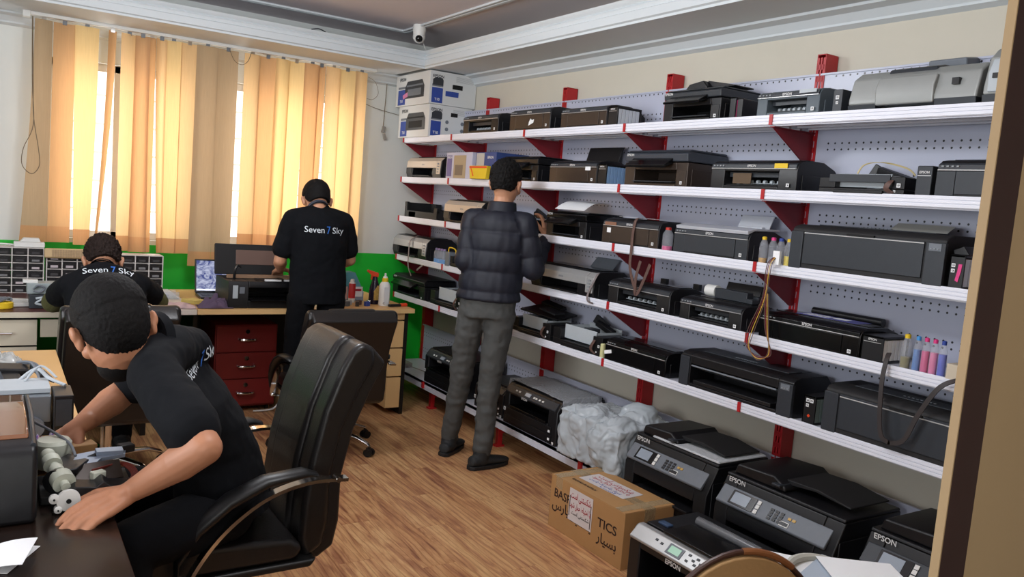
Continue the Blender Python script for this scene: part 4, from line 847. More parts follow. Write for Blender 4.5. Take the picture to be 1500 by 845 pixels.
def drape(name, x0, x1, y0, y1, z0, z1, m, parent, amp=.01, seed=0, front=True, nx=28, ny=24):
    """cloth over a box: top plus sides, wavy"""
    w = MB(); vs = []; rnd = Vector((seed, seed * 2, 0)); prof = [(y0 - .004, z0)] + [(y0 - .006, z0 + (z1 - z0) * k / 6) for k in range(1, 6)] if front else []
    prof = prof + [(y0 + .01 if front else y0, z1 + .002)] + [(y0 + (y1 - y0) * k / 8, z1 + .004) for k in range(1, 9)] + [(y1 + .006, z1 - (z1 - z0) * k / 5) for k in range(1, 5)]
    xs = [(x0 - .006, k) for k in range(5)]
    P = []
    for (y, z) in prof:
        row = []
        for k in range(5, 0, -1): row.append((x0 - .006 - .002 * k, y, z0 + (z - z0) * (1 - k / 5.)))
        for k in range(nx + 1): row.append((x0 + (x1 - x0) * k / nx, y, z))
        for k in range(1, 6): row.append((x1 + .006 + .002 * k, y, z0 + (z - z0) * (1 - k / 5.)))
        P.append(row)
    for row in P:
        for q in row:
            n_ = noise.noise(Vector(q) * 11 + rnd) + .5 * noise.noise(Vector(q) * 27 + rnd); vs.append((q[0], q[1], q[2] + amp * n_ + (amp * .5)))
    C_ = len(P[0]); fs = [(i * C_ + j, i * C_ + j + 1, (i + 1) * C_ + j + 1, (i + 1) * C_ + j) for i in range(len(P) - 1) for j in range(C_ - 1)]
    w.add(vs, fs); o = w.build(name, m, parent, ang=180); sm = o.modifiers.new('thickness', 'SOLIDIFY'); sm.thickness = .001; return o
d = drape('bubble_wrap_cover', -.27, .27, .03, .30, .03, .255, bw, None, .008, 3, front=False); place(d, (2.61, 3.728, .1985), -R90); tag(d, 'clear bubble wrap sheet draped over the printer beside the white bag', 'bubble wrap')
# bag-covered printer
BAG = mat('white_polythene_bag', (176, 184, 190), .25, bump=.12, scale=22)
def sculpt(name, mb, m, parent=None, voxel=.01, smooth=4, disp=None, label=None):
    me = mb.mesh('tmp', m if isinstance(m, list) else [m]); bm = bmesh.new(); bm.from_mesh(me); bmesh.ops.recalc_face_normals(bm, faces=bm.faces); bm.to_mesh(me); bm.free()
    o = bpy.data.objects.new('tmp', me); COL.objects.link(o); r = o.modifiers.new('r', 'REMESH'); r.mode = 'VOXEL'; r.voxel_size = voxel
    if smooth: s_ = o.modifiers.new('s', 'SMOOTH'); s_.iterations = smooth; s_.factor = .5
    bpy.context.view_layer.update(); me2 = bpy.data.meshes.new_from_object(o.evaluated_get(bpy.context.evaluated_depsgraph_get())); bpy.data.objects.remove(o)
    me2.name = name; me2.materials.clear(); me2.materials.append(m if not isinstance(m, list) else m[0])
    if disp:
        import numpy as np
        n = len(me2.vertices); co = np.empty(n * 3, 'f'); no = np.empty(n * 3, 'f'); me2.vertices.foreach_get('co', co); me2.vertices.foreach_get('normal', no); co = co.reshape(-1, 3); no = no.reshape(-1, 3)
        dd = np.array([disp(Vector(c), Vector(q)) for c, q in zip(co, no)], 'f'); co += no * dd[:, None]; me2.vertices.foreach_set('co', co.ravel())
    me2.polygons.foreach_set('use_smooth', [True] * len(me2.polygons)); me2.update()
    o = bpy.data.objects.new(name, me2); COL.objects.link(o)
    if parent: o.parent = parent
    if label: o['label'] = label
    return o
w = MB().box(2.54, 2.90, 2.86, 3.34, .22, .46).sphere((2.62, 2.98, .36), (.15, .13, .15)).sphere((2.66, 3.2, .38), (.14, .16, .13)).sphere((2.60, 3.30, .33), (.08, .08, .12)).sphere((2.80, 3.0, .42), (.12, .14, .11)).sphere((2.55, 2.90, .28), (.05, .06, .08))
V3_ = lambda c: Vector((noise.noise(c * 9), noise.noise(c * 9 + Vector((5, 1, 2))), noise.noise(c * 9 + Vector((1, 8, 3))))) * .10
def crump(c, n): w_ = c + V3_(c); return .034 * abs(noise.noise(w_ * 7)) + .014 * abs(noise.noise(w_ * 17)) + .004 * noise.noise(w_ * 50) - .012
o = sculpt('plastic_bag', w, BAG, None, .007, 8, crump); tag(o, 'crumpled white plastic bag covering something on the base shelf beside the bubble wrap', 'bag')
t = thing('power_strip', 'small yellowed power strip on the far left end of the base shelf', 'power strip', (2.70, 5.6, .1985)); MB().box(-.03, .03, -.10, .10, 0, .035).build('strip_body', MATS['aged_white_plastic'], t, bevel=.004)
MB().tube([(-.02, -.1, .02), (-.03, -.2, .03), (.04, -.3, .01)], .004, sub=5).build('flex', MATS['aged_white_plastic'], t)
# ---- cardboard box with labels
CB = mat('cardboard', (176, 138, 94), .75, var=.06, scale=20)
BX0, BX1, BY0, BY1, BZ = 2.252, 2.535, 2.452, 2.985, .248
t = thing('cardboard_box', 'brown cardboard box with fragile labels and packing tape standing on the floor', 'box', (2.39, 2.72, 0)); O = Vector((-2.39, -2.72, 0))
k = MB().box(BX0, BX1, BY0, BY1, 0, BZ).build('box_shell', mat('box_cardboard', (178, 136, 88), .7, var=.07, bump=.05, scale=9), t, bevel=.003); k.location = O
k = MB().box(BX0, BX0 + .138, BY0, BY1, BZ, BZ + .003).box(BX0 + .141, BX1, BY0 + .002, BY1, BZ, BZ + .003).build('top_flap', MATS['box_cardboard'], t, bevel=.001); k.location = O
TP = mat('clear_packing_tape', (205, 180, 140), .12, alpha=.45, bump=.3, scale=30)
k = MB().box(BX0 - .001, BX0 + .0005, BY1 - .09, BY1 - .04, BZ - .05, BZ + .004).box(BX0 + .11, BX0 + .17, BY0 - .001, BY1 + .001, BZ + .003, BZ + .0038).box(BX0 + .11, BX0 + .17, BY0 - .0012, BY0, BZ - .07, BZ + .0038).box(BX0, BX1, BY0 + .02, BY0 + .07, BZ + .0032, BZ + .0042).box(BX0, BX1, BY1 - .07, BY1 - .02, BZ + .0032, BZ + .0042).build('packing_tape', TP, t); k.location = O
PRN = mat('box_print_brown', (58, 40, 34), .7); REDI = mat('red_print', (170, 30, 50), .6); BLUI = mat('blue_ink_print', (50, 80, 160), .6); PAP2 = mat('label_paper', (214, 208, 208), .6, var=.03, scale=8)
def tx(s, size, m, x, y, z, par=t, **k): o = text(s, 'printed_words', size, m, par, (x + O.x, y + O.y, z), (0, -1, 0), (0, 0, 1), **k); return o
X_ = BX0 - .0012
tx('BASP', .056, PRN, X_, 2.89, .170, width=.125); tx('TICS', .056, PRN, X_, 2.56, .150, width=.13)
tx(persian('پارس'), .062, PRN, X_, 2.895, .115); tx(persian('پلاستیک'), .05, PRN, X_, 2.745, .098, width=.16); tx(persian('بسپار'), .062, PRN, X_, 2.555, .085)
lab1 = MB().box(X_ - .0012, X_ - .0002, 2.665, 2.835, .085, .235).build('paper_label', PAP2, t, label='white paper label with red and dark writing'); lab1.location = O
def tl(s, size, m, y, z, width): o = text(s, 'label_words', size, m, lab1, (X_ - .0018, y, z), (0, -1, 0), (0, 0, 1), width=width); return o
tl(persian('شکستنی است'), .042, REDI, 2.75, .205, .145); tl(persian('با احتیاط حمل شود'), .036, REDI, 2.75, .160, .15); tl(persian('شکستنی است لطفا'.replace('لطفا', '')), .022, PRN, 2.75, .125, .13)
k = MB().box(X_ - .0018, X_ - .0010, 2.826, 2.830, .105, .20).box(X_ - .0018, X_ - .0010, 2.672, 2.676, .095, .20).build('label_border', PRN, lab1)
lab2 = MB().obox((BX0 + .155, 2.74, BZ + .0046), (.125, .30, .0008), (0, 0, .05)).build('paper_label', PAP2, t, label='white paper label lying on the box top'); lab2.location = O
def tt(s, size, m, x, y, width): return text(s, 'label_words', size, m, lab2, (x, y, BZ + .0054), (0, -1, 0), (1, 0, 0), width=width)
tt(persian('شکستنی است'), .04, REDI, BX0 + .19, 2.74, .24); tt(persian('با احتیاط حمل شود'), .036, REDI, BX0 + .160, 2.74, .26); tt(persian('بسپار پلاستیک پارس'), .026, BLUI, BX0 + .128, 2.74, .22); tt(persian('است'), .026, BLUI, BX0 + .106, 2.70, .10)
text('BASPAR PLASTICS', 'printed_words', .022, PRN, t, (BX0 + .05 + O.x, 2.80 + O.y, BZ + .0046), (0, -1, 0), (1, 0, 0))

# ================================================================ DESKS
OAK = mat('light_oak_laminate', (206, 164, 108), .42, var=.08, scale=7); EDGE = mat('oak_edge_band', (214, 176, 122), .5)
DKW = mat('dark_glossy_wood', (34, 24, 20), .20, var=.25, bump=.01, scale=9); DKP = mat('dark_panel', (20, 17, 16), .5); PALE = mat('pale_ash_laminate', (206, 196, 176), .5, var=.04, scale=14); MRN = mat('maroon_laminate', (116, 32, 30), .38, var=.1, scale=10)
def desk(lab, x0, x1, y0, y1, z, top, legs, th=.03, edge=None):
    t = thing('desk', lab, 'desk', ((x0 + x1) / 2, (y0 + y1) / 2, 0)); cx, cy = t.location.x, t.location.y
    k = MB().box(x0 - cx, x1 - cx, y0 - cy, y1 - cy, z - th, z).build('desktop', top, t, bevel=.002)
    if edge: MB().box(x0 - cx, x1 - cx, y0 - cy - .002, y0 - cy, z - th, z - .001).build('edge_band', edge, t)
    for a, b, c, d_ in legs: MB().box(a - cx, b - cx, c - cy, d_ - cy, 0, z - th).build('leg_panel', DKP, t)
    return t, Vector((-cx, -cy, 0))
desk('light oak workbench covered with printer parts at the left edge of the picture', -1.1, .235, 2.15, 3.785, .75, OAK, [(-1.08, .20, 3.70, 3.72), (.16, .19, 2.2, 3.7)])
desk('glossy dark wood desk in the lower left corner under the brown-lidded printer', -1.1, .237, 1.0, 2.145, .75, DKW, [(.16, .19, 1.05, 2.1), (-1.08, .2, 1.05, 1.07)])
t, Q = desk('dark-topped desk with pale drawers below the rack of small bins', -1.0, .80, 4.86, 5.95, .74, mat('red_brown_top', (84, 44, 38), .35, var=.1, scale=10), [(-.98, .22, 5.85, 5.87), (.74, .77, 4.95, 5.9)], edge=PALE)
k = MB().box(-.3, .215, 4.90, 5.4, .06, .70).build('drawer_carcass', DKP, t); k.location = Q
for z0, z1 in ((.56, .695), (.33, .55), (.08, .32)):
    k = MB().box(-.3, .215, 4.88, 4.90, z0, z1).build('drawer', PALE, t, bevel=.002); k.location = Q
    h = MB().tube([(-.04, 4.88, (z0 + z1) / 2), (-.04, 4.86, (z0 + z1) / 2), (.10, 4.86, (z0 + z1) / 2), (.10, 4.88, (z0 + z1) / 2)], .006).build('handle', CHROME, k)
k = MB().box(.23, .40, 4.89, 4.91, .60, .695).build('apron_panel', PALE, t, bevel=.002); k.location = Q
t, Q = desk('small white side table between the dark-topped desk and the oak desk', .80, 1.03, 4.95, 5.9, .735, mat('white_table_top', (205, 196, 186), .5), [])
k = MB().cyl((.93, 5.2, .0), (.93, 5.2, .705), .022).cyl((.93, 5.2, 0), (.93, 5.2, .012), .09).build('metal_leg', GRYM, t); k.location = Q
t, Q = desk('oak desk with a dark frame below the windows where the standing man works', 1.03, 2.435, 4.93, 5.85, .74, OAK, [(2.385, 2.41, 4.97, 5.8), (1.06, 1.085, 5.2, 5.8), (1.085, 2.385, 5.78, 5.80)], edge=EDGE)
for z0, z1 in ((.66, .705), (.47, .65), (.27, .46), (.05, .26)):
    k = MB().box(2.275, 2.38, 4.965, 5.4, z0, z1).build('drawer', PALE if False else EDGE, t, bevel=.002); k.location = Q
# maroon pedestal
t = thing('drawer_pedestal', 'maroon three-drawer pedestal under the oak desk', 'drawers', (1.42, 5.52, 0))
MB().box(-.2, .2, -.21, .22, .035, .58).build('carcass', MRN, t, bevel=.003)
for k in range(3):
    z0 = .05 + k * .177; d_ = MB().box(-.193, .193, -.226, -.21, z0, z0 + .17).build('drawer', MRN, t, bevel=.002)
    MB().tube([(-.055, -.228, z0 + .085), (-.04, -.25, z0 + .083), (.04, -.25, z0 + .083), (.055, -.228, z0 + .085)], .009, 8, sub=3).build('handle', CHROME, d_)
    MB().cyl((0, -.226, z0 + .135), (0, -.236, z0 + .135), .014).build('lock', CHROME, d_)
w = MB()
for x in (-.16, .16):
    for y in (-.17, .18): w.cyl((x - .01, y, .018), (x + .01, y, .018), .018, n=12)
w.build('casters', BLK, t)
MB().tube([(.20, -.15, .30), (.24, -.2, .2), (.23, -.24, .08), (.18, -.25, .015), (.05, -.26, .012)], .006, sub=6).build('cable_loop', WHT, t)
t = thing('cardboard_carton', 'tall cardboard carton with orange scribbles beside the maroon pedestal', 'box', (1.735, 5.42, 0))
MB().box(-.085, .085, -.1, .1, 0, .34).build('carton_shell', CB, t, bevel=.003)
w = MB(); w.tube([(-.03, -.102, .27), (.02, -.102, .30), (.05, -.102, .24), (.0, -.102, .2), (-.03, -.102, .25), (.04, -.102, .19), (.05, -.102, .14)], .004, 6, sub=5); w.build('scribble', mat('orange_marker', (170, 80, 50), .7), t)
# rack of bins
BIN = mat('black_bin', (26, 24, 26), .4); RKW = mat('white_rack_plastic', (205, 200, 196), .5)
def rack(lab, x0, ncol, nrow, zt, cw=.0815, rh=.0465):
    t = thing('bin_rack', lab, 'rack', (x0, 5.6, .7405)); H = zt - .7405; Wd = ncol * cw; w = MB()
    for c in range(ncol + 1): w.box(c * cw - .003, c * cw + .003, 0, .14, 0, H)
    for r in range(nrow + 1): z = H - r * (H / nrow); w.box(0, Wd, .004, .14, z - .0025, z + .0025)
    w.build('rack_frame', RKW, t); rnd = random.Random(ncol)
    hh = H / nrow; me = MB().box(.006, cw - .006, .006, .13, .004, hh - .006).box(.016, cw - .016, -.004, .006, .006, hh * .62).mesh('bin', BIN)
    lm = [MB().box(.02, cw - .022, -.0052, -.004, .010, hh * .5).mesh('bin_label', m) for m in (mat('grey_label', (120, 120, 122), .6), mat('pale_label', (190, 180, 184), .6), mat('dark_label', (60, 58, 60), .6))]
    for c in range(ncol):
        for r in range(nrow):
            b = bpy.data.objects.new('bin', me); COL.objects.link(b); b.parent = t; b.location = (c * cw, 0, r * hh)
            l = bpy.data.objects.new('bin_label', rnd.choice([lm[0], lm[1], lm[2], lm[2], lm[2]])); COL.objects.link(l); l.parent = b
    return t
rack('white rack of small black parts bins at the left edge of the picture', -.052, 4, 6, 1.01)
rack('wider white rack of small black parts bins behind the seated curly-haired man', .29, 8, 5, .985)
t = thing('keyboard', 'beige computer keyboard leaning on the rack of bins beside the curly-haired man', 'keyboard', (.40, 5.585, .965), 0)
KB = mat('beige_keyboard', (196, 168, 124), .5); MB().obox((0, 0, .02), (.25, .03, .06), (-.2, 0, 0)).build('keyboard_case', KB, t, bevel=.01)
w = MB()
for r in range(4):
    for c in range(12): w.obox((-.08 + c * .014, -.016 - (r - 1.5) * -.0022, .006 + r * .011), (.011, .004, .009), (-.2, 0, 0))
w.build('keys', mat('beige_keys', (168, 140, 104), .5), t)
t = thing('router', 'small white box with a cable lying on top of the left bin rack', 'router', (.20, 5.66, 1.013)); MB().box(-.08, .08, -.04, .04, 0, .03).prism([(-.05, .03), (-.03, .055), (.05, .055), (.06, .03)], -.03, .03, 'y').build('router_case', WHT, t, bevel=.005, recalc=True)
MB().tube([(-.08, 0, .01), (-.14, -.02, .015), (-.2, .0, .01)], .005, sub=4).build('cable', WHT, t)
t = thing('printer_feed_unit', 'grey printer feed unit with a black base on the dark-topped desk', 'printer part', (.27, 5.02, .7405))
MB().box(-.09, .09, -.04, .10, 0, .075).build('black_base', GRYD, t, bevel=.004); MB().box(-.10, .09, -.03, .10, .077, .135).build('grey_housing', mat('pale_blue_grey', (150, 160, 162), .5), t, bevel=.004)
MB().tube([(-.07, -.035, .105), (-.05, -.045, .125), (-.02, -.04, .11), (-.04, -.045, .09), (-.07, -.045, .095)], .006, sub=5).build('hose_loop', GRYM, t); MB().tube([(-.06, -.045, .055), (-.02, -.05, .06), (-.06, -.05, .03), (-.02, -.045, .02)], .006, sub=5).build('hose_curl', LGT, t); MB().box(-.12, -.05, -.02, .02, .135, .152).build('white_tab', WHT, t, bevel=.002)
t = thing('tool_roll', 'yellow roll of tape with grey tools on the left of the dark-topped desk', 'tape', (.05, 5.0, .7405)); w = MB(); w.lathe([(.055, 0), (.06, .005), (.06, .03), (.05, .035)]); w.build('yellow_roll', YEL, t)
for k in range(3): MB().tube([(-.05 + k * .02, -.05, .04), (.0 + k * .02, .0, .055), (.05, .04 - k * .02, .04)], .007, sub=3).build('grey_handle', GRYM, t)
MB().obox((.10, .05, .012), (.12, .025, .02), (0, 0, .3)).obox((.06, .12, .02), (.16, .03, .03), (0, 0, -.2)).build('white_strip', WHT, t, bevel=.002)
def cloth(name, lab, cx, cy, cz, sx, sy, h, m, seed=1):
    w = MB(); n = 18; vs = []; R = Vector((seed, 3, 7))
    for i in range(n + 1):
        for j in range(n + 1):
            a, b = i / n - .5, j / n - .5; e = max(0, 1 - (a * a + b * b) * 4); k = noise.noise(Vector((a * 5, b * 5, 0)) + R)
            vs.append((cx + sx * (a + .12 * k), cy + sy * (b + .12 * noise.noise(Vector((b * 4, a * 4, 2)) + R)), cz + .003 + h * (e ** .5) * (.45 + .9 * abs(noise.noise(Vector((a * 6, b * 6, 4)) + R)) + .25 * k)))
    fs = [(i * (n + 1) + j, (i + 1) * (n + 1) + j, (i + 1) * (n + 1) + j + 1, i * (n + 1) + j + 1) for i in range(n) for j in range(n)]
    o = w.add(vs, fs).build(name, m, ang=180); s_ = o.modifiers.new('t', 'SOLIDIFY'); s_.thickness = .003; s_.offset = 1
    return tag(o, lab, 'cloth')
cloth('cleaning_cloth', 'crumpled mauve-grey cloth on the corner of the oak desk beside the open printer', 1.145, 5.02, .74, .19, .14, .07, mat('mauve_cloth', (92, 76, 98), .9), 2)
cloth('cleaning_cloth', 'pale pink stained cloth on the small white side table', .93, 5.05, .735, .20, .14, .03, mat('pink_stained_cloth', (196, 170, 172), .9, var=.2, scale=30), 5)
t = thing('acrylic_tray', 'clear plastic tray of odds and ends on the side table by the green wall', 'tray', (.88, 5.45, .7355)); w = MB(); w.box(-.13, .13, -.06, .06, 0, .004).box(-.13, .13, -.06, -.057, 0, .045).box(-.13, .13, .057, .06, 0, .045).box(-.13, -.127, -.06, .06, 0, .045); w.build('tray_shell', CLR, t); MB().obox((0, 0, .02), (.15, .05, .02), (0, .1, .4)).build('pale_parts', LGT, t)
t = tag(MB().obox((1.06, 5.2, .752), (.09, .12, .02), (0, 0, .5)).build('sponge', mat('yellow_sponge', (196, 176, 100), .9)), 'dull yellow sponge between the cloths in front of the laptop', 'sponge')
# laptop
t = thing('laptop', 'open black laptop showing blue pictures, half hidden by the printer on the oak desk', 'laptop', (1.30, 5.42, .7405), -.06)
MB().box(-.17, .17, -.12, .11, 0, .02).build('keyboard_base', BLK, t, bevel=.003)
w = MB()
for r in range(5):
    for c in range(14): w.box(-.15 + c * .021, -.133 + c * .021, -.06 + r * .028, -.04 + r * .028, .02, .0225)
w.build('keys', GRYD, t)
MB().prism([(.105, .02), (.115, .02), (.165, .235), (.155, .235)], -.175, .175, 'x').build('screen_bezel', BLK, t, bevel=.002, recalc=True); sc = t.children[-1]
sm_ = bpy.data.materials.new('laptop_picture'); sm_.use_nodes = True; nt = sm_.node_tree; b = nt.nodes['Principled BSDF']; tc = nt.nodes.new('ShaderNodeTexCoord'); wv = nt.nodes.new('ShaderNodeTexNoise'); wv.inputs['Scale'].default_value = 14; wv.inputs['Distortion'].default_value = 3; wv.inputs['Detail'].default_value = 6
cr = nt.nodes.new('ShaderNodeValToRGB'); cr.color_ramp.elements[0].color = rgb(60, 76, 150); cr.color_ramp.elements[0].position = .38; cr.color_ramp.elements[1].color = rgb(208, 214, 242); cr.color_ramp.elements[1].position = .62
nt.links.new(tc.outputs['Object'], wv.inputs['Vector']); nt.links.new(wv.outputs['Fac'], cr.inputs[0]); nt.links.new(cr.outputs[0], b.inputs['Emission Color']); b.inputs['Emission Strength'].default_value = .75; b.inputs['Base Color'].default_value = (0, 0, 0, 1)
MB().prism([(.1065, .032), (.1085, .032), (.1535, .226), (.1515, .226)], -.165, .165, 'x').build('lit_picture', sm_, sc, recalc=True)
MB().prism([(.1505, .205), (.1515, .205), (.1425, .168), (.1415, .168)], -.055, .02, 'x').build('white_window', mat('lit_white', (230, 235, 240), .5, emit=(235, 240, 245), estr=.8), sc, recalc=True)
MB().prism([(.1055, .034), (.1060, .034), (.1085, .044), (.1080, .044)], -.165, .02, 'x').build('task_bar', MATS['lit_white'], sc, recalc=True)
# open printer on the oak desk
t = thing('open_printer', 'black inkjet printer with its lid raised on the oak desk, being repaired', 'printer', (1.43, 4.975, .7405))
body(t, .44, .34, .165, BLK, [(0, 0), (0, .15), (.01, .165), (.34, .165), (.34, 0)], (-.10, .19, .045, .125, .2), .004)
MB().box(-.195, -.165, -.004, .004, .06, .14).build('pale_control_strip', LGT, t, bevel=.001); MB().box(-.155, -.125, -.004, .002, .09, .13).build('grey_button_pad', GRYM, t, bevel=.001)
MB().box(-.09, .19, -.03, .10, .045, .055).build('output_tray', BLKG, t, bevel=.002); MB().cyl((-.09, .08, .085), (.18, .08, .085), .006, n=8).build('rod', CHROME, t)
MB().box(-.20, .20, .14, .16, .168, .19).build('tan_rail', mat('tan_rail', (150, 120, 96), .5), t, bevel=.002); w = MB(); w.box(-.05, .18, .04, .07, .166, .18).box(.08, .11, .02, .05, .166, .185); w.build('carriage_parts', BRN, t); MB().box(.0, .1, .01, .03, .166, .176).box(.12, .16, .01, .03, .166, .176).build('white_connectors', PAPER, t)
l = MB().prism([(.33, .17), (.345, .17), (.375, .36), (.355, .365)], -.23, .21, 'x').build('raised_lid', BLKM, t, bevel=.006, recalc=True); MB().prism([(.3335, .235), (.3380, .232), (.352, .325), (.3480, .328)], -.10, .20, 'x').build('brown_glass', mat('brown_glass', (120, 98, 90), .2), l, bevel=.002, recalc=True)
MB().tube([(-.16, .12, .165), (-.16, .11, .22), (-.14, .12, .25), (-.12, .12, .24)], .008, sub=5).build('hinge_hook', BLK, t)
# bottles and cans
t = thing('spray_bottle', 'dark spray bottle with an orange-red trigger head on the oak desk', 'bottle', (2.235, 5.17, .7405), .3)
MB().lathe([(.034, 0), (.037, .01), (.037, .09), (.03, .13), (.018, .17), (.015, .19)], n=20).build('bottle_body', mat('dark_violet_plastic', (32, 26, 44), .25), t)
MB().prism([(-.022, .185), (-.022, .215), (.055, .235), (.058, .222), (.028, .20), (.03, .165), (.02, .168), (.016, .19)], -.013, .013, 'y').build('trigger_head', ORG, t, bevel=.003, recalc=True); t.children[-1].rotation_euler = (0, 0, math.pi - .6)
MB().prism([(-.028, .03), (-.03, .09), (.0, .13), (.026, .10), (.028, .03)], -.0385, -.030, 'y').build('flower_label', mat('yellow_violet_label', (190, 160, 90), .5, var=.5, scale=60), t, recalc=True)
t = thing('white_bottle', 'white squeeze bottle with a yellow collar and nozzle on the oak desk', 'bottle', (2.275, 5.09, .7405))
MB().lathe([(.036, 0), (.038, .006), (.038, .135), (.030, .155), (.020, .165)], n=24).build('bottle_body', WHT, t); MB().lathe([(.021, .163), (.021, .185), (.017, .19)]).build('yellow_collar', YEL, t); MB().lathe([(.016, .19), (.014, .2), (.007, .205), (.007, .22), (.004, .222)]).build('nozzle', WHT, t)
w = MB(); w.box(-.018, .018, -.0392, -.036, .012, .13); w.build('printed_label', mat('bottle_label', (208, 210, 212), .5), t); text('C', 'label_letter', .02, GRYD, t, (-.018, -.0395, .02))
t = thing('spray_can', 'red and white spray can beside the blue clear box on the oak desk', 'can', (2.10, 5.24, .7405)); MB().lathe([(.022, 0), (.023, .005), (.023, .13), (.018, .14)]).build('can_body', WHT, t); MB().lathe([(.0235, .03), (.0235, .13), (.0232, .131)]).build('red_wrap', mat('can_red', (190, 40, 40), .35), t); MB().lathe([(.014, .14), (.014, .155), (.01, .16)]).build('cap', WHT, t)
t = thing('clear_box', 'blue-tinted clear plastic box with a red and white label on the oak desk', 'box', (2.115, 5.36, .7405))
BT = mat('blue_tinted_plastic', (110, 150, 200), .15, alpha=.55); MB().prism([(-.10, 0), (-.10, .13), (-.06, .20), (.03, .20), (.10, .06), (.10, 0)], -.05, .05, 'y').build('box_shell', BT, t, recalc=True)
MB().box(-.01, .09, -.053, -.051, .03, .10).build('paper_label', PAPER, t); MB().box(.0, .08, -.0545, -.053, .07, .085).build('red_mark', REDI, t); MB().box(-.095, -.02, -.053, -.051, .01, .10).build('pink_label', mat('pink_label', (200, 170, 165), .5), t)
g = 'small parts scattered on the oak desk by the bottles'; rnd = random.Random(4)
for i, (m, nm) in enumerate(((GRYM, 'grey'), (LGT, 'pale'), (BRN, 'brown'), (TAN, 'reddish-brown'), (BLUE, 'blue'), (CHROME, 'shiny metal'))):
    o = MB().obox((0, 0, .016), (.035, .025, .03), (0, 0, rnd.random() * 3)).cyl((0, 0, 0), (0, .0, .03), .01).build('small_part', m, bevel=.002); place(o, (2.0 + i * .035, 5.06 + (i % 2) * .06, .7405)); tag(o, nm + ' small part in the clutter by the bottles', 'part', g)
t = thing('cutter_knife', 'orange and black cutter knife on the right corner of the oak desk', 'knife', (2.36, 5.04, .7405), .25); MB().box(-.08, .02, -.012, .012, 0, .018).build('black_grip', BLK, t, bevel=.004); MB().box(.021, .075, -.012, .012, 0, .02).build('orange_grip', ORG, t, bevel=.005)

# ---- items on the near desks
t = thing('glossy_lid_printer', 'black printer with a glossy brown lid on the dark desk at the left edge', 'printer', (-.13, 2.14, .7505), .0)
body(t, .44, .44, .17, BLK, [(-.24, 0), (-.24, .14), (-.225, .165), (-.2, .172), (.2, .172), (.2, 0)], None, .012)
gl = mat('glossy_brown_lid', (128, 84, 56), .06, coat=.6, bump=.02, scale=3); MB().prism([(-.19, .172), (-.18, .180), (.0, .184), (.17, .180), (.19, .172)], -.22, .205, 'x').build('glossy_lid', gl, t, bevel=.004, recalc=True)
MB().tube([(.212, -.22, .165), (.214, 0, .176), (.212, .19, .17)], .006).build('side_rim', GRYD, t)
o = paper_sheet('blue and white printed sheet lying on the glossy brown lid at the left edge', (-.10, 2.15, .9365), .20, .14, 1.4, m=mat('blue_white_print', (205, 215, 235), .5)); o['category'] = 'paper'
paper_sheet('white folded leaflet lying on the dark desk in the lower left corner', (.025, 1.745, .7515), .085, .12, -.5, m=PAPER, name='folded_leaflet'); lf = bpy.context.scene.objects['folded_leaflet']
k = paper_sheet('x', (0, 0, .0), .08, .12, .25, (0, -.16), name='leaflet_fold', curl=.004); del k['category']; k['label'] = 'raised upper half of the folded leaflet'; k.parent = lf; k.location = (.015, -.01, .012)
# the printer works being repaired
t = thing('printer_mechanism', 'gutted printer mechanism of black frames and white gears under the hands of the bending man', 'mechanism', (.175, 2.03, .7505))
MB().prism([(-.055, .0), (-.045, .035), (-.01, .055), (.03, .050), (.045, .062), (.06, .05), (.10, .045), (.105, .0)], -.085, -.03, 'y').build('black_frame', BLK, t, bevel=.003, recalc=True)
MB().box(-.075, .115, -.03, .12, .0, .02).build('base_plate', BLKM, t, bevel=.003)
MB().prism([(-.05, -.02), (-.045, .07), (-.01, .12), (.03, .06), (.0, .0)], .055, .070, 'z').build('black_cover', BLK, t, bevel=.004, recalc=True)
k = MB(); k.prism([(-.03, -.03), (-.01, .015), (.03, .025), (.07, .035), (.10, .02), (.095, .0), (.04, -.01), (.02, -.035)], 0, .010, 'z').box(.03, .09, .0, .02, .010, .020).prism([(.01, .0), (.03, .012), (.03, -.003)], .0101, .0115, 'z', 1); k = k.build('blue_grey_bracket', [mat('blue_grey_part', (140, 152, 172), .4), DARK], t, bevel=.002, recalc=True); k.location = (.015, .075, .062); k.rotation_euler = (.25, .05, .1)
MB().obox((.115, .115, .072), (.035, .03, .02), (0, 0, .3)).build('black_end', BLK, t, bevel=.004)
MB().obox((.045, .02, .050), (.10, .05, .004), (.7, .0, .15)).build('brown_film_guide', BRN, t)
MB().obox((.04, -.02, .055), (.03, .02, .02), (0, 0, .4)).build('pale_latch', mat('milky_white_plastic', (196, 200, 186), .45), t, bevel=.003)
WG = MATS['milky_white_plastic']
for x, z, r, hh in ((-.024, .030, .0235, .010), (-.052, .036, .010, .010), (-.044, .012, .008, .012)):
    k = MB(); k.lathe([(r * .3, hh * 1.2), (r * .8, hh * 1.1), (r, hh), (r, 0), (r * .8, -.001)][::-1], n=28); k.cyl((0, 0, hh), (0, 0, hh * 1.5), r * .22, n=10, m=1); k = k.build('gear', [WHT, DARK], t, recalc=True); k.location = (x, -.087, z); k.rotation_euler = (R90, 0, 0)
MB().cyl((-.056, .075, .085), (-.028, -.07, .052), .010).sphere((-.056, .07, .084), .016).cyl((-.052, .045, .08), (-.048, .022, .074), .020).cyl((-.044, .005, .07), (-.040, -.015, .066), .016).cyl((-.036, -.03, .062), (-.030, -.055, .056), .024).build('white_shaft', WG, t)
MB().lathe([(.036, 0), (.040, .006), (.040, .06), (.034, .068)], (-.040, .15, .03), 24).build('white_drum', WG, t); MB().cyl((-.048, -.04, .055), (-.042, -.03, .055), .027).build('black_ring', BLK, t)
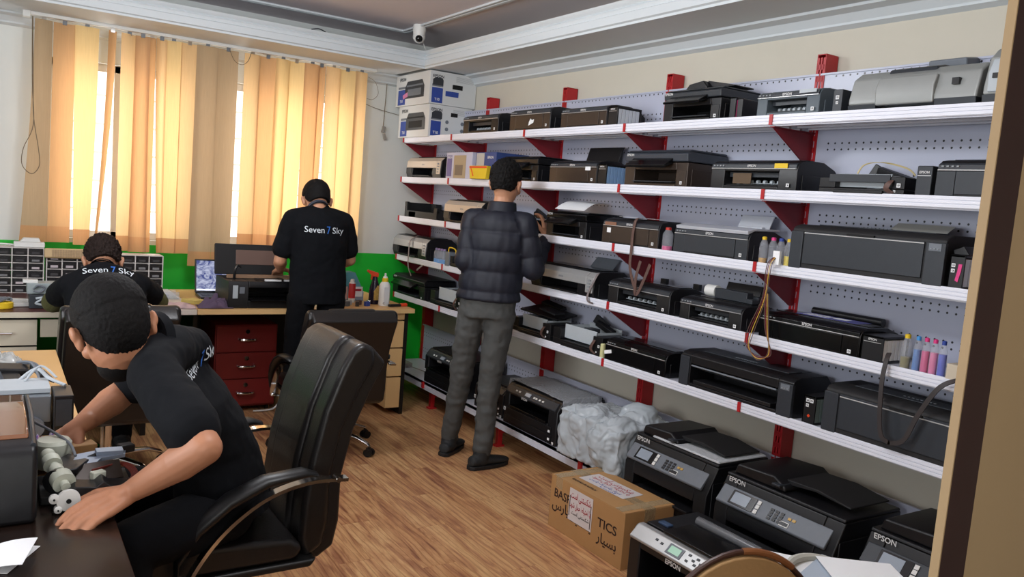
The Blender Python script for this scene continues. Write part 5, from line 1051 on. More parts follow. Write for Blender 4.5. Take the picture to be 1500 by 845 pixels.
for i in range(5): MB().tube([(.03, .0, .05 + i * .003), (.09 + i * .004, .05, .055), (.115 + i * .003, .0, .04), (.08, -.05, .03)], .0022, 6, sub=5).build('maroon_wire', mat('maroon_wire', (110, 40, 30), .4), t)
MB().tube([(-.10, .25, .13), (-.05, .2, .11), (-.01, .12, .095), (.0, .06, .08)], .0035, sub=5).build('grey_wire', GRYM, t)
o = cloth('ink_stained_tissue', 'tissue stained pink, violet and yellow with ink behind the white drum', .125, 2.27, .76, .085, .11, .08, None, 9)
im = bpy.data.materials.new('stained_tissue'); im.use_nodes = True; nt = im.node_tree; b = nt.nodes['Principled BSDF']; tc = nt.nodes.new('ShaderNodeTexCoord'); n1 = nt.nodes.new('ShaderNodeTexNoise'); n1.inputs['Scale'].default_value = 28; cr = nt.nodes.new('ShaderNodeValToRGB'); e = cr.color_ramp.elements; e[0].position = .36; e[0].color = rgb(215, 175, 50); e[1].position = .62; e[1].color = rgb(225, 220, 230)
for p_, c_ in ((.44, (205, 200, 225)), (.50, (200, 70, 150)), (.56, (120, 100, 190))): x = e.new(p_); x.color = rgb(*c_)
nt.links.new(tc.outputs['Object'], n1.inputs[0]); nt.links.new(n1.outputs['Fac'], cr.inputs[0]); nt.links.new(cr.outputs[0], b.inputs['Base Color']); o.data.materials.clear(); o.data.materials.append(im)
# behind: silver chassis, black parts
t = thing('printer_chassis', 'grey metal printer chassis with a black side block on the oak workbench', 'mechanism', (.09, 2.58, .7505))
t.scale = (1, 1, .75); MB().box(-.13, .06, -.03, .12, .05, .15).build('metal_housing', mat('grey_metal_sheet', (120, 128, 135), .35, .4), t, bevel=.003); MB().box(-.13, .06, .0, .14, .152, .17).build('metal_shelf', LGT, t, bevel=.002)
MB().box(.065, .115, -.05, .08, .0, .155).build('black_block', BLK, t, bevel=.004); MB().box(.07, .11, -.053, -.05, .04, .14).build('block_ribs', GRYD, t); MB().cyl((.0, -.045, .035), (.0, -.02, .035), .045, n=28).build('round_cover', GRYM, t); MB().box(-.13, .06, -.03, .12, 0, .05).build('base', BLKM, t)
w = MB(); w.tube([(-.02, .12, .16), (.03, .16, .20), (.06, .10, .18), (.10, .06, .16)], .006, sub=5).tube([(.0, .1, .17), (.04, .13, .22), (.08, .1, .18)], .004, sub=5); w.build('grey_wires', LGT, t)
t = thing('printer_cover_parts', 'pile of black printer cover parts on the far end of the oak workbench', 'mechanism', (.02, 2.98, .7505))
MB().obox((-.03, .12, .075), (.26, .10, .03), (0, .05, -.08)).obox((-.06, .02, .04), (.26, .16, .07), (0, .0, .05)).build('black_cover', BLK, t, bevel=.006)
w = MB()
for i in range(7): w.obox((-.10 + i * .018, -.03 + (i % 3) * .02, .085), (.02, .03, .01), (.2 * i, .1, .4 * i))
w.build('grey_fragments', GRYM, t, bevel=.002); MB().obox((.13, .05, .07), (.05, .16, .012), (0, .5, .15)).build('glass_plate', GRYD, t, bevel=.002)
MB().tube([(.08, .14, .09), (.11, .06, .10), (.14, -.06, .08)], .006, sub=5).tube([(.06, .1, .1), (.1, .03, .11), (.12, -.08, .07)], .004, sub=5).build('cables', GRYM, t); MB().obox((.07, -.10, .03), (.07, .05, .03), (0, 0, .2)).build('cardboard_piece', CB, t)
cloth('work_cloth', 'mustard yellow cloth on the oak workbench behind the black cover parts', -.02, 3.27, .75, .18, .16, .06, mat('mustard_cloth', (150, 125, 50), .9), 4)
o = cloth('clear_bag', 'crumpled clear plastic bag at the far end of the oak workbench', .03, 3.52, .75, .16, .16, .05, mat('clear_film', (200, 205, 205), .15, alpha=.55), 6); o['category'] = 'bag'
o = MB().obox((.185, 2.27, .78), (.10, .05, .05), (0, 0, .2)).build('cardboard_scrap', CB, bevel=.003); tag(o, 'folded cardboard scrap on the bench edge next to the far hand of the bending man', 'cardboard')

# ================================================================ CHAIRS
LEA = mat('black_leather', (24, 22, 22), .33, var=.15, bump=.12, scale=220, coat=.1)
PAD = mat('black_arm_rubber', (20, 20, 21), .4)
def exec_chair(lab, loc, rz, sz=1.0, bw=1.0):
    t = thing('office_chair', lab, 'chair', loc, rz); t.scale = (1, 1, sz)
    prof = [(-.18, .45), (-.185, .55), (-.20, .68), (-.235, .84), (-.285, .98), (-.31, 1.03), (-.345, 1.055), (-.385, 1.04), (-.395, .99), (-.35, .90), (-.30, .78), (-.27, .64), (-.27, .5), (-.255, .42), (-.20, .385)]
    b = MB().prism(prof, -.110 * bw, .110 * bw, 'x').build('backrest', LEA, t, bevel=.02, seg=4, ang=60, recalc=True)
    pc = [(y - .012, z - .008 if z > .9 else z) for y, z in prof]
    for s_ in (-1, 1):
        MB().prism(pc, s_ * .113 * bw if s_ > 0 else -.208 * bw, .208 * bw if s_ > 0 else -.113 * bw, 'x').build('side_bolster', LEA, b, bevel=.02, seg=4, ang=60, recalc=True)
    q = MB().prism([(y - (.05 if i > 7 else .012), z - .01) for i, (y, z) in enumerate(prof)], -.195 * bw, .195 * bw, 'x').build('back_shell', LEA, b, bevel=.012, ang=60, recalc=True)
    s = MB().prism([(.25, .40), (.28, .435), (.265, .475), (.20, .492), (-.16, .472), (-.20, .44), (-.18, .40)], -.235, .235, 'x').build('seat', LEA, t, bevel=.022, seg=4, ang=60, recalc=True)
    MB().prism([(.24, .375), (.27, .40), (-.24, .40), (-.22, .375)], -.24, .24, 'x').build('seat_shell', PAD, t, bevel=.01, recalc=True)
    for s_ in (-1, 1):
        x = .278 * s_
        a = MB().strip([(x, -.30, .655), (x, -.18, .658), (x, -.06, .625), (x, .05, .545), (x, .125, .445), (x, .155, .36), (x * .95, .15, .345), (x * .8, .10, .352), (x * .5, .05, .358)], .032, .010, (1, 0, 0), sub=6).build('armrest', CHROME, t, ang=60)
        p = []; 
        for y, z, w2, h2 in ((-.21, .678, .012, .008), (-.17, .688, .030, .014), (-.06, .675, .034, .018), (.04, .63, .036, .022), (.12, .565, .034, .022), (.17, .485, .028, .018), (.17, .40, .018, .012)): p.append(((x, y, z), (w2, h2), (1, 0, 0), (0, .35, .95)))
        MB().loft(p, 14).build('arm_pad', PAD, a, ang=70)
        MB().cyl((x - .018 * s_, -.27, .657), (x + .018 * s_, -.27, .657), .008).build('arm_bolt', CHROME, a)
    MB().cyl((0, 0, .10), (0, 0, .37), .026).cyl((0, 0, .08), (0, 0, .13), .04).build('gas_column', CHROME, t)
    MB().box(-.10, .10, -.12, .12, .355, .378).build('tilt_mechanism', BLK, t, bevel=.006)
    for k in range(5):
        a = math.radians(72 * k + 20); c, s2 = math.cos(a), math.sin(a); rr = []
        for r, z, wd, hh in ((.02, .115, .024, .022), (.10, .125, .020, .018), (.22, .115, .017, .014), (.29, .085, .015, .012), (.305, .07, .012, .01)): rr.append(((c * r, s2 * r, z), (wd, hh), (-s2, c, 0), (0, 0, 1)))
        l = MB().loft(rr, 12).build('star_leg', CHROME, t, ang=60)
        e = Vector((c * .305, s2 * .305, 0)); n = Vector((-s2, c, 0))
        MB().cyl(e + n * .022 + Vector((0, 0, .027)), e + n * .006 + Vector((0, 0, .027)), .027).cyl(e - n * .022 + Vector((0, 0, .027)), e - n * .006 + Vector((0, 0, .027)), .027).cyl(e + Vector((0, 0, .03)), e + Vector((0, 0, .065)), .010).box(e.x - .014, e.x + .014, e.y - .014, e.y + .014, .035, .058).build('caster', PAD, l)
    return t
exec_chair('black leather office chair with chrome arms in the foreground, seat turned toward the dark desk', (.595, 2.47, 0), R90 + .01)
exec_chair('black leather office chair seen from behind, under the seated curly-haired man', (.49, 4.30, 0), .03, .875, 1.18)
exec_chair('black leather office chair seen from behind in front of the oak desk with the bottles', (1.665, 4.44, 0), -.05, .83, 1.2)
# ---- lower right: chair back, white plastic chair, papers
t = thing('round_back_chair', 'beige round-backed chair with a dark brown rim in front of the low floor printer', 'chair', (1.225, .985, 0), -.35)
BG = mat('beige_upholstery', (150, 118, 78), .8, bump=.1, scale=120); RB = mat('dark_brown_rim', (54, 30, 24), .4); RO = mat('worn_orange_wood', (118, 72, 40), .5)
c = [(.19 * math.cos(a), .62 + .25 * math.sin(a)) for a in [math.pi * 2 * k / 40 for k in range(40)]]
MB().prism(c, -.012, .012, 'y').build('back_pad', BG, t, bevel=.004, recalc=True)
MB().loft([((.195 * math.cos(a), 0, .62 + .257 * math.sin(a)), .006) for a in [math.pi * 2 * k / 48 for k in range(49)]], 10).build('back_rim', RB, t)
MB().loft([((.197 * math.cos(a), -.001, .62 + .2575 * math.sin(a)), .0068) for a in [math.radians(60 + k * 3) for k in range(12)]], 10).build('worn_rim_patch', RO, t)
MB().lathe([(.20, .40), (.21, .41), (.21, .45), (.19, .46)], (.0, .22, 0), 30).build('seat', BG, t)
for x, y in ((-.15, .05), (.15, .05), (-.14, .38), (.14, .38)): MB().cyl((x, y, 0), (x, y, .42), .016, n=10).build('leg', RB, t)
t = thing('plastic_chair', 'white plastic chair with a curved rim heaped with papers, bottom right', 'chair', (1.90, 1.235, 0), .3)
WP = mat('off_white_plastic', (190, 190, 180), .5); rim = []
for k in range(25):
    a = math.radians(-20 + k * 220 / 24); rim.append((.15 * math.cos(a), .12 * math.sin(a), .555 + .030 * math.sin(max(0, a))))
MB().tube(rim, .012, 8).build('back_rim', WP, t); w = MB(); vs = [p for p in rim] + [(x * .9, y * .9, .44) for x, y, z in rim]; w.add(vs, [(i, i + 1, 26 + i, 25 + i) for i in range(24)]); o = w.build('back_shell', WP, t, ang=180); q = o.modifiers.new('t', 'SOLIDIFY'); q.thickness = .006
MB().lathe([(.18, .43), (.19, .44), (.19, .455), (.17, .46)], (0, 0, 0), 28).build('seat', WP, t)
for x, y in ((-.13, -.11), (.13, -.11), (-.13, .11), (.13, .11)): MB().cyl((x * 1.2, y * 1.2, 0), (x, y, .44), .014, n=10).build('leg', WP, t)
o = MB().obox((0, 0, .05), (.22, .26, .10), (0, 0, 0)).build('paper_stack', PAPER, bevel=.002); place(o, (1.90, 1.215, .461), .5); tag(o, 'thick stack of white papers on the white plastic chair', 'paper')
paper_sheet('blank white sheet at the left of the loose papers on the white plastic chair', (1.83, 1.27, .570), .21, .30, -.9, (.02, 0))
o = paper_sheet('printed sheet with green and blue pictures among the papers on the white plastic chair', (1.90, 1.21, .576), .21, .30, -1.25, (.0, .01), m=mat('grey_blue_print', (170, 182, 196), .5))
MB().box(-.02, .02, -.05, .03, .0015, .0022).build('green_picture', mat('green_print', (140, 170, 70), .6, var=.4, scale=60), o); MB().box(.04, .07, -.10, .0, .0015, .0022).build('blue_picture', mat('blue_grey_ink', (90, 110, 140), .6), o)
paper_sheet('top white sheet nearest the door edge among the papers on the white plastic chair', (1.97, 1.17, .584), .21, .28, -.6, (.0, .02))
# ================================================================ PEOPLE
from mathutils.bvhtree import BVHTree
SKIN = mat('skin', (190, 138, 108), .5, var=.08, scale=30); SKIN2 = mat('skin_tan', (176, 122, 92), .5, var=.08, scale=30)
TEE = mat('black_cotton', (9, 11, 16), .9, bump=.15, scale=26, spec=.25); TRO = mat('black_trousers', (9, 10, 14), .9, bump=.12, scale=30, spec=.2)
JKT = mat('navy_quilted_nylon', (21, 24, 37), .6, bump=.10, scale=40); CHI = mat('grey_chino_cloth', (70, 71, 70), .8, var=.16, bump=.4, scale=26)
HAIR = mat('black_hair', (14, 12, 12), .75, var=.3, bump=.25, scale=400, spec=.25); HAIRB = mat('dark_brown_hair', (34, 22, 18), .7, var=.3, bump=.4, scale=300, spec=.3)
OLV = mat('olive_knit', (84, 84, 48), .9, var=.1, bump=.4, scale=90); SHOE = mat('charcoal_shoe', (34, 36, 38), .7, bump=.2, scale=90); EYE = mat('eye_white', (220, 215, 210), .3)
V3 = Vector
def hand(mb, w, d, n, thumb, curl=.5, s=1.0, spread=.12):
    """w wrist, d pointing direction, n back-of-hand normal, thumb = +1/-1 side"""
    w, d, n = V3(w), V3(d).normalized(), V3(n); n = (n - d * n.dot(d)).normalized(); a = d.cross(n) * thumb
    mb.caps(w - d * .02 * s, w + d * .03 * s, .024 * s, .024 * s)
    for i, (off, L) in enumerate(((.030, .92), (.010, 1.0), (-.010, .95), (-.029, .78))):
        k = w + d * (.088 - .006 * abs(i - 1)) * s + a * off * s
        mb.caps(w + d * .015 * s + a * off * .6 * s, k, .0135 * s, .0115 * s, 10)
        p = k; ang = curl * .45; fd = (d + a * spread * off * 12).normalized()
        for ln, r0, r1 in ((.043, .0098, .0088), (.027, .0088, .0080), (.022, .0080, .0068)):
            q = p + (fd * math.cos(ang) - n * math.sin(ang)) * ln * L * s; mb.caps(p, q, r0 * s, r1 * s, 10); p = q; ang += curl
    t0 = w + d * .02 * s + a * .024 * s - n * .006 * s; t1 = t0 + (d * .55 + a * .75 - n * .25).normalized() * .042 * s; t2 = t1 + (d * .85 + a * .35 - n * .35).normalized() * .032 * s; t3 = t2 + (d * .95 + a * .05 - n * .4).normalized() * .026 * s
    mb.caps(t0, t1, .0155 * s, .0125 * s, 10).caps(t1, t2, .012 * s, .0105 * s, 10).caps(t2, t3, .0105 * s, .0085 * s, 10)
def frame(f, right=None, up=(0, 0, 1)):
    f = V3(f).normalized(); r = V3(right) if right else f.cross(V3(up)); r = (r - f * r.dot(f)).normalized(); return r, f, r.cross(f)
def head(mb, c, fr, s=1.0):
    r, f, u = fr; c = V3(c); R = Matrix((r, f, u)).transposed()
    E = lambda x, y, z, rx, ry, rz, n=20: mb.sphere(c + R @ V3((x, y, z)) * s, (rx * s, ry * s, rz * s), n, 0, R)
    E(0, -.012, .030, .077, .096, .088, 28); E(0, .012, -.03, .066, .078, .078); E(0, .030, -.078, .046, .052, .036); E(0, .078, -.022, .034, .022, .03)
    E(0, .088, .035, .05, .012, .016); mb.caps(c + R @ V3((0, .088, .012)) * s, c + R @ V3((0, .112, -.022)) * s, .010 * s, .013 * s, 10); E(.012, .100, -.026, .009, .01, .008); E(-.012, .100, -.026, .009, .01, .008)
    E(0, .092, -.052, .024, .012, .007); E(0, .090, -.062, .022, .012, .007); E(0, .080, -.092, .020, .016, .014)
    for q in (-1, 1): E(q * .084, -.006, -.008, .010, .018, .031, 14); E(q * .092, -.014, .004, .008, .015, .020, 14); E(q * .048, .066, -.02, .02, .02, .018)
def face(par, c, fr, s=1.0, beard=None, hm=HAIR):
    r, f, u = fr; c = V3(c); R = Matrix((r, f, u)).transposed(); e = MB()
    for q in (-1, 1): e.sphere(c + R @ V3((q * .031, .082, .008)) * s, .0125 * s, 12, 0); e.sphere(c + R @ V3((q * .031, .0925, .008)) * s, .0055 * s, 10, 1)
    e.build('eyes', [EYE, DARK], par)
    b = MB()
    for q in (-1, 1): b.caps(c + R @ V3((q * .017, .1, .030)) * s, c + R @ V3((q * .05, .086, .032)) * s, .005 * s, .003 * s, 8)
    b.build('eyebrows', hm, par)
    if beard:
        b = MB(); b.sphere(c + R @ V3((0, .036, -.074)) * s, (.054 * s, .062 * s, .044 * s), 20, 0, R); b.build('beard', hm, par)
def hair(par, c, fr, s=1.0, m=HAIR, amp=.004, fq=60, vol=1.0, low=-.075, front=.062, name='hair', side=-.002):
    r, f, u = fr; c = V3(c); R = Matrix((r, f, u)).transposed(); bm = bmesh.new(); bmesh.ops.create_icosphere(bm, subdivisions=6, radius=1)
    for v in bm.verts:
        d = v.co.normalized(); y = d.y; lim = low if y < -.25 else (front if y > .62 else low + (side - low) * min(1, (y + .25) / .4) if y < .15 else side + (front - side) * (y - .15) / .47)
        p = V3((d.x * .083, -.014 + d.y * .104, .030 + d.z * .096)) if d.z > 0 else V3((d.x * .081, -.014 + d.y * .102, .030 + d.z * .115))
        k = (p.z - lim) / .022; k = max(0, min(1, k)); n_ = noise.noise(d * fq / 10) * .6 + noise.noise(d * fq / 4) * .4
        top = .010 * max(0, d.z); q = p * (1 + (vol - 1) * max(.25, d.z + .3)) + d * (top + amp * n_)
        inner = V3((d.x * .066, -.014 + d.y * .082, .030 + d.z * .078)); v.co = c + R @ (inner.lerp(q, k)) * s
    me = bpy.data.meshes.new(name); bm.to_mesh(me); bm.free(); me.materials.append(m); me.polygons.foreach_set('use_smooth', [True] * len(me.polygons))
    o = bpy.data.objects.new(name, me); COL.objects.link(o); o.parent = par; return o
def wrap_text(word, m, target, par, c, right, up, out, size, name='shirt_lettering', width=None):
    """printed word laid on the cloth surface"""
    me = text_mesh(word, 'n').copy(); me.materials.clear(); me.materials.append(m); bm = bmesh.new(); bm.from_mesh(me); bmesh.ops.triangulate(bm, faces=bm.faces); bmesh.ops.subdivide_edges(bm, edges=bm.edges, cuts=1, use_grid_fill=True); bmesh.ops.triangulate(bm, faces=bm.faces)
    right, up, out = V3(right).normalized(), V3(up).normalized(), V3(out).normalized(); c = V3(c); xs = [v.co.x for v in bm.verts]; sx = width / (max(xs) - min(xs)) if width else size
    T = BVHTree.FromPolygons([v.co for v in target.data.vertices], [p.vertices for p in target.data.polygons])
    for v in bm.verts:
        p = c + right * v.co.x * sx + up * v.co.y * size; h = T.ray_cast(p + out * .35, -out, .8)
        v.co = (h[0] if h[0] else p) + out * .0032
    bm.to_mesh(me); bm.free(); o = bpy.data.objects.new(name, me); COL.objects.link(o); o.parent = par; return o
WL = mat('white_shirt_print', (215, 222, 228), .7); BL_ = mat('blue_shirt_print', (50, 110, 200), .7)
def logo_on(t, sh_, c, right, up, out, W_, size):
    right = V3(right).normalized(); c = V3(c)
    wrap_text('Seven', WL, sh_, t, c - right * W_ * .27, right, up, out, size, width=W_ * .44); wrap_text('7', BL_, sh_, t, c + right * W_ * .045, right, up, out, size * 1.25, 'shirt_numeral', width=W_ * .085); wrap_text('Sky', WL, sh_, t, c + right * W_ * .29, right, up, out, size, width=W_ * .30)
def seg(p, a, b):
    ab = b - a; t = max(0, min(1, (p - a).dot(ab) / ab.length_squared)); return (p - a - ab * t).length, t * ab.length
def folds(c, n): return .0045 * noise.noise(V3((c.x * 9, c.y * 9, c.z * 16))) + .0025 * noise.noise(c * 34)
def rig(n, lab, base): return thing(n, lab, 'person', base)
def shoes(t, O_, a, toe, m=SHOE, sole=None):
    """a ankle point, toe horizontal direction"""
    toe = V3((toe[0], toe[1], 0)).normalized(); a = V3(a); sd = V3((-toe.y, toe.x, 0)); Z_ = V3((0, 0, 1)); b = V3((a.x, a.y, 0)); w = MB(); rr = []
    for k, (x, hz, wd) in enumerate(((-.085, .03, .018), (-.075, .055, .034), (-.03, .062, .040), (.03, .056, .042), (.09, .042, .048), (.14, .034, .047), (.175, .026, .036), (.192, .020, .014))): rr.append((b + toe * x + Z_ * (hz * .5 + .018), (hz * .56, wd), Z_, sd))
    w.loft(rr, 18); w.caps(a + Z_ * .03, b + Z_ * .05 - toe * .01, .048, .046, 14)
    o = sculpt('shoe', w, m, t, .006, 2); o.location = O_
    q = MB(); pts = [(.0, .19), (.03, .175), (.046, .13), (.050, .06), (.042, -.02), (.035, -.075), (.015, -.092), (-.015, -.092), (-.035, -.075), (-.042, -.02), (-.050, .06), (-.046, .13), (-.03, .175)]
    q.prism([(b.x + toe.x * y + sd.x * x, b.y + toe.y * y + sd.y * x) for x, y in pts], .001, .022, 'z'); s_ = q.build('sole', mat('shoe_sole', (26, 26, 28), .6), o, bevel=.003, recalc=True); return o

def person(n, lab, base, D):
    t = rig(n, lab, base); O_ = -V3(base); r, f = V3(D['right']).normalized(), V3(D['fwd']).normalized()
    sk = D.get('skin', SKIN); vox = D.get('vox', .006)
    b = MB(); j = {k: V3(v) for k, v in D['j'].items()}
    # body: one continuous surface
    rings = [(V3(c), (w * .88, dd * .88), r, ff if ff else f) for c, w, dd, ff in D['torso']]
    b.loft(rings, 20)
    b.caps(j['neck0'], j['neck1'], D.get('nr', .055), D.get('nr', .055) - .003); head(b, D['head'], D['hf'], D.get('hs', 1))
    for s_ in 'LR':
        b.caps(j['sh' + s_], j['el' + s_], .047, .038); b.caps(j['el' + s_], j['el' + s_].lerp(j['wr' + s_], .35), .038, .041); b.caps(j['el' + s_].lerp(j['wr' + s_], .3), j['wr' + s_], .041, .025)
        h = D['hand' + s_]; hand(b, j['wr' + s_], h[0], h[1], h[2], h[3] if len(h) > 3 else .5, D.get('handscale', 1))
        b.caps(j['hip' + s_], j['kn' + s_], .07, .05); b.caps(j['kn' + s_], j['an' + s_], .05, .036)
    bo = sculpt('body', b, sk, t, vox, 2); bo.location = O_
    # trousers
    w = MB(); tm = D.get('tro', TRO)
    w.loft([(V3(c), (ww * 1.03, dd * 1.03), r, ff if ff else f) for c, ww, dd, ff in D['torso'][:2]], 20)
    for s_ in 'LR': w.caps(j['hip' + s_], j['kn' + s_], .088 * D.get('leg', 1), .066 * D.get('leg', 1)); w.caps(j['kn' + s_], j['an' + s_], .064 * D.get('leg', 1), .053 * D.get('leg', 1))
    o = sculpt('trousers', w, tm, t, .008, 4, D.get('tdisp', folds)); o.location = O_
    # shirt or jacket
    w = MB(); pad = D.get('pad', .012)
    w.loft([(V3(c), (ww + pad, dd + pad), r, ff if ff else f) for c, ww, dd, ff in D['torso'][D.get('hem', 0):]], 24)
    for s_ in 'LR':
        e = j['sh' + s_].lerp(j['el' + s_], D.get('sleeve', .78)); w.caps(V3(j['sh' + s_]) - V3((0, 0, .012)), e, (.055 if not D.get('long') else .050) + pad * .6, (.058 if D.get('sleeve', .78) < .95 else .054) + pad * .6)
        w.caps(V3(D['torso'][-2][0]) + V3((0, 0, .012)), V3(j['sh' + s_]) - V3((0, 0, .004)), D.get('yoke', .045) + pad * .5, .052 + pad * .4)
        if D.get('long'): w.caps(e, j['wr' + s_].lerp(e, .10), .052 + pad * .5, .034 + pad * .3)
    o = sculpt(D.get('top', 'shirt'), w, D.get('cloth', TEE), t, .007, 5, D.get('sdisp', folds)); o.location = O_; shirt = o
    # collar
    k = MB(); cc = V3(D.get('col', j['neck0'])); cr_ = D.get('cr', 1); ax = (j['neck1'] - j['neck0']).normalized(); k.loft([(cc - ax * .014, .070 * cr_), (cc + ax * .010, .066 * cr_), (cc + ax * .010, .058 * cr_), (cc - ax * .014, .060 * cr_)], 24, ends=False); k = k.build('collar', D.get('collar', D.get('cloth', TEE)), shirt)
    if D.get('cuff'):
        for s_ in 'LR': w = MB().caps(j['sh' + s_].lerp(j['el' + s_], .55), j['el' + s_], .056, .054).caps(j['el' + s_], j['wr' + s_], .054, .036); o = sculpt('undershirt_sleeve', w, D['cuff'], t, .008, 3, folds); o.location = O_
    w_ = hair(t, D['head'], D['hf'], D.get('hs', 1), D.get('hm', HAIR), **D.get('hair', {})); w_.location = O_
    face(t, D['head'], D['hf'], D.get('hs', 1), D.get('beard'), D.get('hm', HAIR))
    for s_ in 'LR': shoes(t, O_, j['an' + s_], D['toe' + s_], D.get('shoe', SHOE))
    for c in t.children: c.location = O_
    return t, shirt, O_
def wr_logo(t, shirt, O_, *a):
    logo_on(t, shirt, *a)
    for c in t.children: c.location = O_

# --- bending man at the dark desk
e_ = V3((.98, -.12, 0)) * .945 + V3((0, .14, .99)) * .33; fr = frame((-.06, .80, -.50), right=e_)
fw = V3((-.86, .50, 0)); rt = V3((.50, .86, 0))
D = dict(right=rt, fwd=fw, head=(.258, 2.16, 1.118), hs=1.02, hf=fr, skin=SKIN2, vox=.004, nr=.058, col=(.348, 2.197, 1.082), cr=1.08, yoke=.062, beard=True, hair=dict(amp=.003, fq=150, low=-.105, side=.01),
    torso=[((.60, 2.40, .53), .165, .115, None), ((.585, 2.39, .62), .16, .115, None), ((.555, 2.365, .74), .15, .105, (-.86, .5, .12)), ((.505, 2.32, .86), .155, .11, (-.8, .46, .35)), ((.445, 2.265, .97), .165, .11, (-.7, .42, .55)), ((.395, 2.225, 1.04), .15, .09, (-.6, .35, .7)), ((.355, 2.20, 1.085), .07, .06, (-.6, .35, .7))],
    j=dict(neck0=(.385, 2.215, 1.045), neck1=(.270, 2.15, 1.06), shL=(.335, 2.06, 1.035), elL=(.402, 1.80, .915), wrL=(.272, 1.915, .792), shR=(.475, 2.36, 1.035), elR=(.325, 2.45, .89), wrR=(.205, 2.33, .835), hipL=(.57, 2.31, .555), hipR=(.66, 2.47, .555), knL=(.29, 2.15, .555), knR=(.32, 2.63, .54), anL=(.33, 2.12, .10), anR=(.34, 2.66, .10)),
    handL=((-.84, -.46, -.16), (.05, -.30, .95), 1, .42), handR=((-.75, -.25, -.45), (.2, .0, .95), -1, .5), toeL=(-1, .1), toeR=(-1, .3), leg=1.05)
t, s1, O_ = person('person', 'man with short black hair and black printed T-shirt bending over the printer mechanism', (.5, 2.3, 0), D)
wr_logo(t, s1, O_, (.485, 2.272, 1.008), (.47, .86, .19), (-.26, -.06, .90), (.85, -.47, .22), .235, .050)
MB().tube([(-.175, -.06, 1.16 - .0), (-.13, -.10, 1.135), (-.09, -.075, 1.10)], .002, sub=5).build('neck_cord', mat('pale_cord', (190, 180, 165), .5), t)
# --- standing man at the oak desk
fr = frame((.0, .80, -.58)); fw = V3((0, 1, 0)); rt = V3((1, 0, 0))
D = dict(right=rt, fwd=fw, head=(1.680, 4.85, 1.42), hf=fr, vox=.006, hair=dict(amp=.002, low=-.055, side=.01), collar=mat('grey_collar', (62, 66, 78), .8),
    torso=[((1.70, 4.80, .80), .165, .10, None), ((1.70, 4.80, .92), .165, .105, None), ((1.69, 4.79, 1.05), .158, .105, None), ((1.685, 4.78, 1.18), .168, .11, None), ((1.68, 4.78, 1.29), .175, .105, None), ((1.677, 4.79, 1.345), .15, .085, None), ((1.675, 4.80, 1.38), .07, .06, None)],
    j=dict(neck0=(1.674, 4.80, 1.375), neck1=(1.675, 4.835, 1.40), shL=(1.52, 4.79, 1.315), elL=(1.465, 4.82, 1.055), wrL=(1.53, 5.02, .985), shR=(1.84, 4.79, 1.315), elR=(1.905, 4.82, 1.07), wrR=(1.885, 5.03, 1.02), hipL=(1.60, 4.80, .82), hipR=(1.79, 4.80, .82), knL=(1.58, 4.83, .46), knR=(1.79, 4.83, .46), anL=(1.58, 4.81, .08), anR=(1.80, 4.81, .08)),
    handL=((.1, .9, -.3), (-.2, .3, .9), 1, .5), handR=((-.2, .9, -.2), (.3, .2, .9), -1, .5), toeL=(-.1, 1), toeR=(.1, 1), sleeve=.72, pad=.014)
t, s2, O_ = person('person', 'man in a black printed T-shirt with a grey collar standing at the oak desk', (1.68, 4.80, 0), D)
wr_logo(t, s2, O_, (1.685, 4.66, 1.255), (1, 0, 0), (0, 0, 1), (0, -1, 0), .255, .052)
# --- man in the quilted jacket
rt = V3((.69, -.73, 0)); fw = V3((.73, .69, 0)); fr = frame((.80, .55, -.22))
PA = [V3(x) for x in ((2.285, 3.975, 1.405), (2.24, 3.93, 1.17), (2.42, 4.06, 1.06))]; PB = [V3(x) for x in ((2.492, 3.74, 1.405), (2.545, 3.715, 1.155), (2.725, 3.865, 1.325))]
def quilt(c, n):
    best = 9; s_ = c.z; am = .015
    for P_ in (PA, PB):
        d1, t1 = seg(c, P_[0], P_[1]); d2, t2 = seg(c, P_[1], P_[2])
        if min(d1, d2) < .082: s_ = (t1 if d1 < d2 else (P_[1] - P_[0]).length + t2) + .03; am = .011
    return am * abs(math.sin(math.pi * s_ / .112)) ** .5 + .003 * noise.noise(V3((c.x * 30, c.y * 30, c.z * 14))) - .009
def chino(c, n): return folds(c, n) * 1.8 + .011 * max(0, noise.noise(V3((c.x * 8 + c.z * 5, c.y * 8, c.z * 22)))) 
D = dict(right=rt, fwd=fw, head=(2.425, 3.875, 1.605), hf=fr, vox=.006, hair=dict(amp=.010, fq=70, vol=1.06, low=-.07), tro=CHI, tdisp=chino, top='quilted_jacket', cloth=JKT, sdisp=quilt, pad=.022, long=True, sleeve=1.0, leg=.96,
    torso=[((2.355, 3.86, .86), .158, .105, None), ((2.36, 3.865, .96), .16, .105, None), ((2.37, 3.87, 1.08), .155, .105, None), ((2.385, 3.87, 1.22), .168, .115, None), ((2.392, 3.868, 1.32), .175, .115, None), ((2.395, 3.862, 1.40), .158, .095, None), ((2.40, 3.86, 1.46), .075, .068, None)],
    j=dict(neck0=(2.405, 3.865, 1.475), neck1=(2.417, 3.872, 1.545), shL=PA[0], elL=PA[1], wrL=PA[2], shR=PB[0], elR=PB[1], wrR=PB[2], hipL=(2.30, 3.93, .87), hipR=(2.415, 3.81, .87), knL=(2.30, 4.0, .47), knR=(2.39, 3.83, .47), anL=(2.31, 4.10, .10), anR=(2.36, 3.80, .10)),
    handL=((.6, .75, .1), (-.3, .2, .9), 1, .5), handR=((.10, .45, .88), (.55, -.75, .2), -1, .5), toeL=(.75, .60), toeR=(.93, .12), hem=1)
t, s3, O_ = person('person', 'man in a navy quilted jacket and grey trousers standing at the shelves', (2.36, 3.88, 0), D)
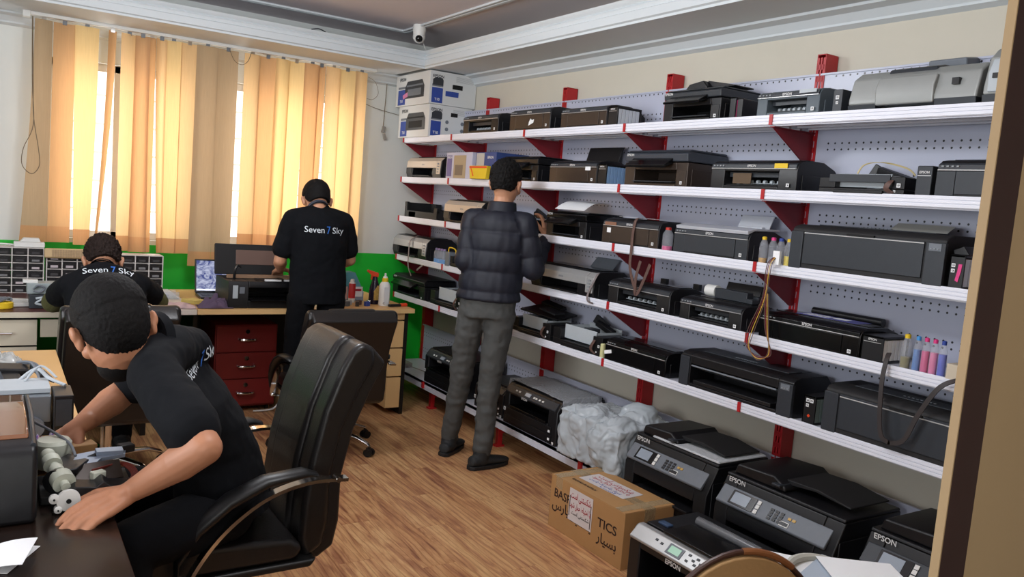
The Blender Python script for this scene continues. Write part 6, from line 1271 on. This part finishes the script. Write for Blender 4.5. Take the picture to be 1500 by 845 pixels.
j_ = s3; k = MB(); k.loft([(V3((2.402, 3.863, 1.44)), (.088, .078), rt, fw), (V3((2.408, 3.868, 1.505)), (.078, .072), rt, fw), (V3((2.410, 3.869, 1.51)), (.066, .062), rt, fw), (V3((2.404, 3.865, 1.45)), (.07, .066), rt, fw)], 28, ends=False).build('stand_collar', JKT, j_)
# --- curly-haired man at the far desk
rt = V3((1, 0, 0)); fw = V3((0, 1, 0)); fr = frame((.0, .72, -.66))
D = dict(right=rt, fwd=fw, head=(.488, 4.60, 1.04), hf=fr, vox=.006, hm=HAIRB, hair=dict(amp=.016, fq=75, vol=1.05, low=-.05), cuff=OLV,
    torso=[((.49, 4.30, .47), .17, .11, None), ((.49, 4.32, .56), .165, .11, None), ((.49, 4.37, .70), .16, .11, (0, .95, -.3)), ((.49, 4.42, .82), .17, .11, (0, .9, -.4)), ((.49, 4.48, .92), .18, .10, (0, .8, -.6)), ((.485, 4.52, .97), .15, .085, (0, .7, -.7)), ((.48, 4.55, 1.0), .07, .06, (0, .7, -.7))],
    j=dict(neck0=(.48, 4.535, 1.0), neck1=(.485, 4.57, 1.01), shL=(.335, 4.50, .94), elL=(.275, 4.70, .815), wrL=(.40, 4.93, .79), shR=(.65, 4.50, .945), elR=(.775, 4.70, .82), wrR=(.66, 4.93, .79), hipL=(.40, 4.32, .50), hipR=(.58, 4.32, .50), knL=(.39, 4.74, .50), knR=(.61, 4.74, .50), anL=(.38, 4.74, .08), anR=(.62, 4.74, .08)),
    handL=((.5, .8, -.15), (0, .1, 1), 1, .3), handR=((-.5, .8, -.15), (0, .1, 1), -1, .3), toeL=(-.1, 1), toeR=(.1, 1), sleeve=.60)
t, s4, O_ = person('person', 'seated man with curly brown hair and olive sleeves under a black T-shirt, far desk', (.49, 4.4, 0), D)
wr_logo(t, s4, O_, (.505, 4.43, 1.012), (1, 0, 0), (0, .45, .88), (0, -.80, .60), .25, .050)

# small keys and marks that the photograph does not let one pick apart singly
for o in bpy.data.objects:
    if o.parent and o.name.split('.')[0] in ('keypad', 'keys', 'buttons', 'lid_buttons', 'rollers', 'printed_lines', 'printed_icons', 'sticker_lettering', 'grey_fragments', 'display_and_buttons', 'casters', 'carriage_parts', 'cables', 'grey_wires'):
        o['kind'] = 'stuff'
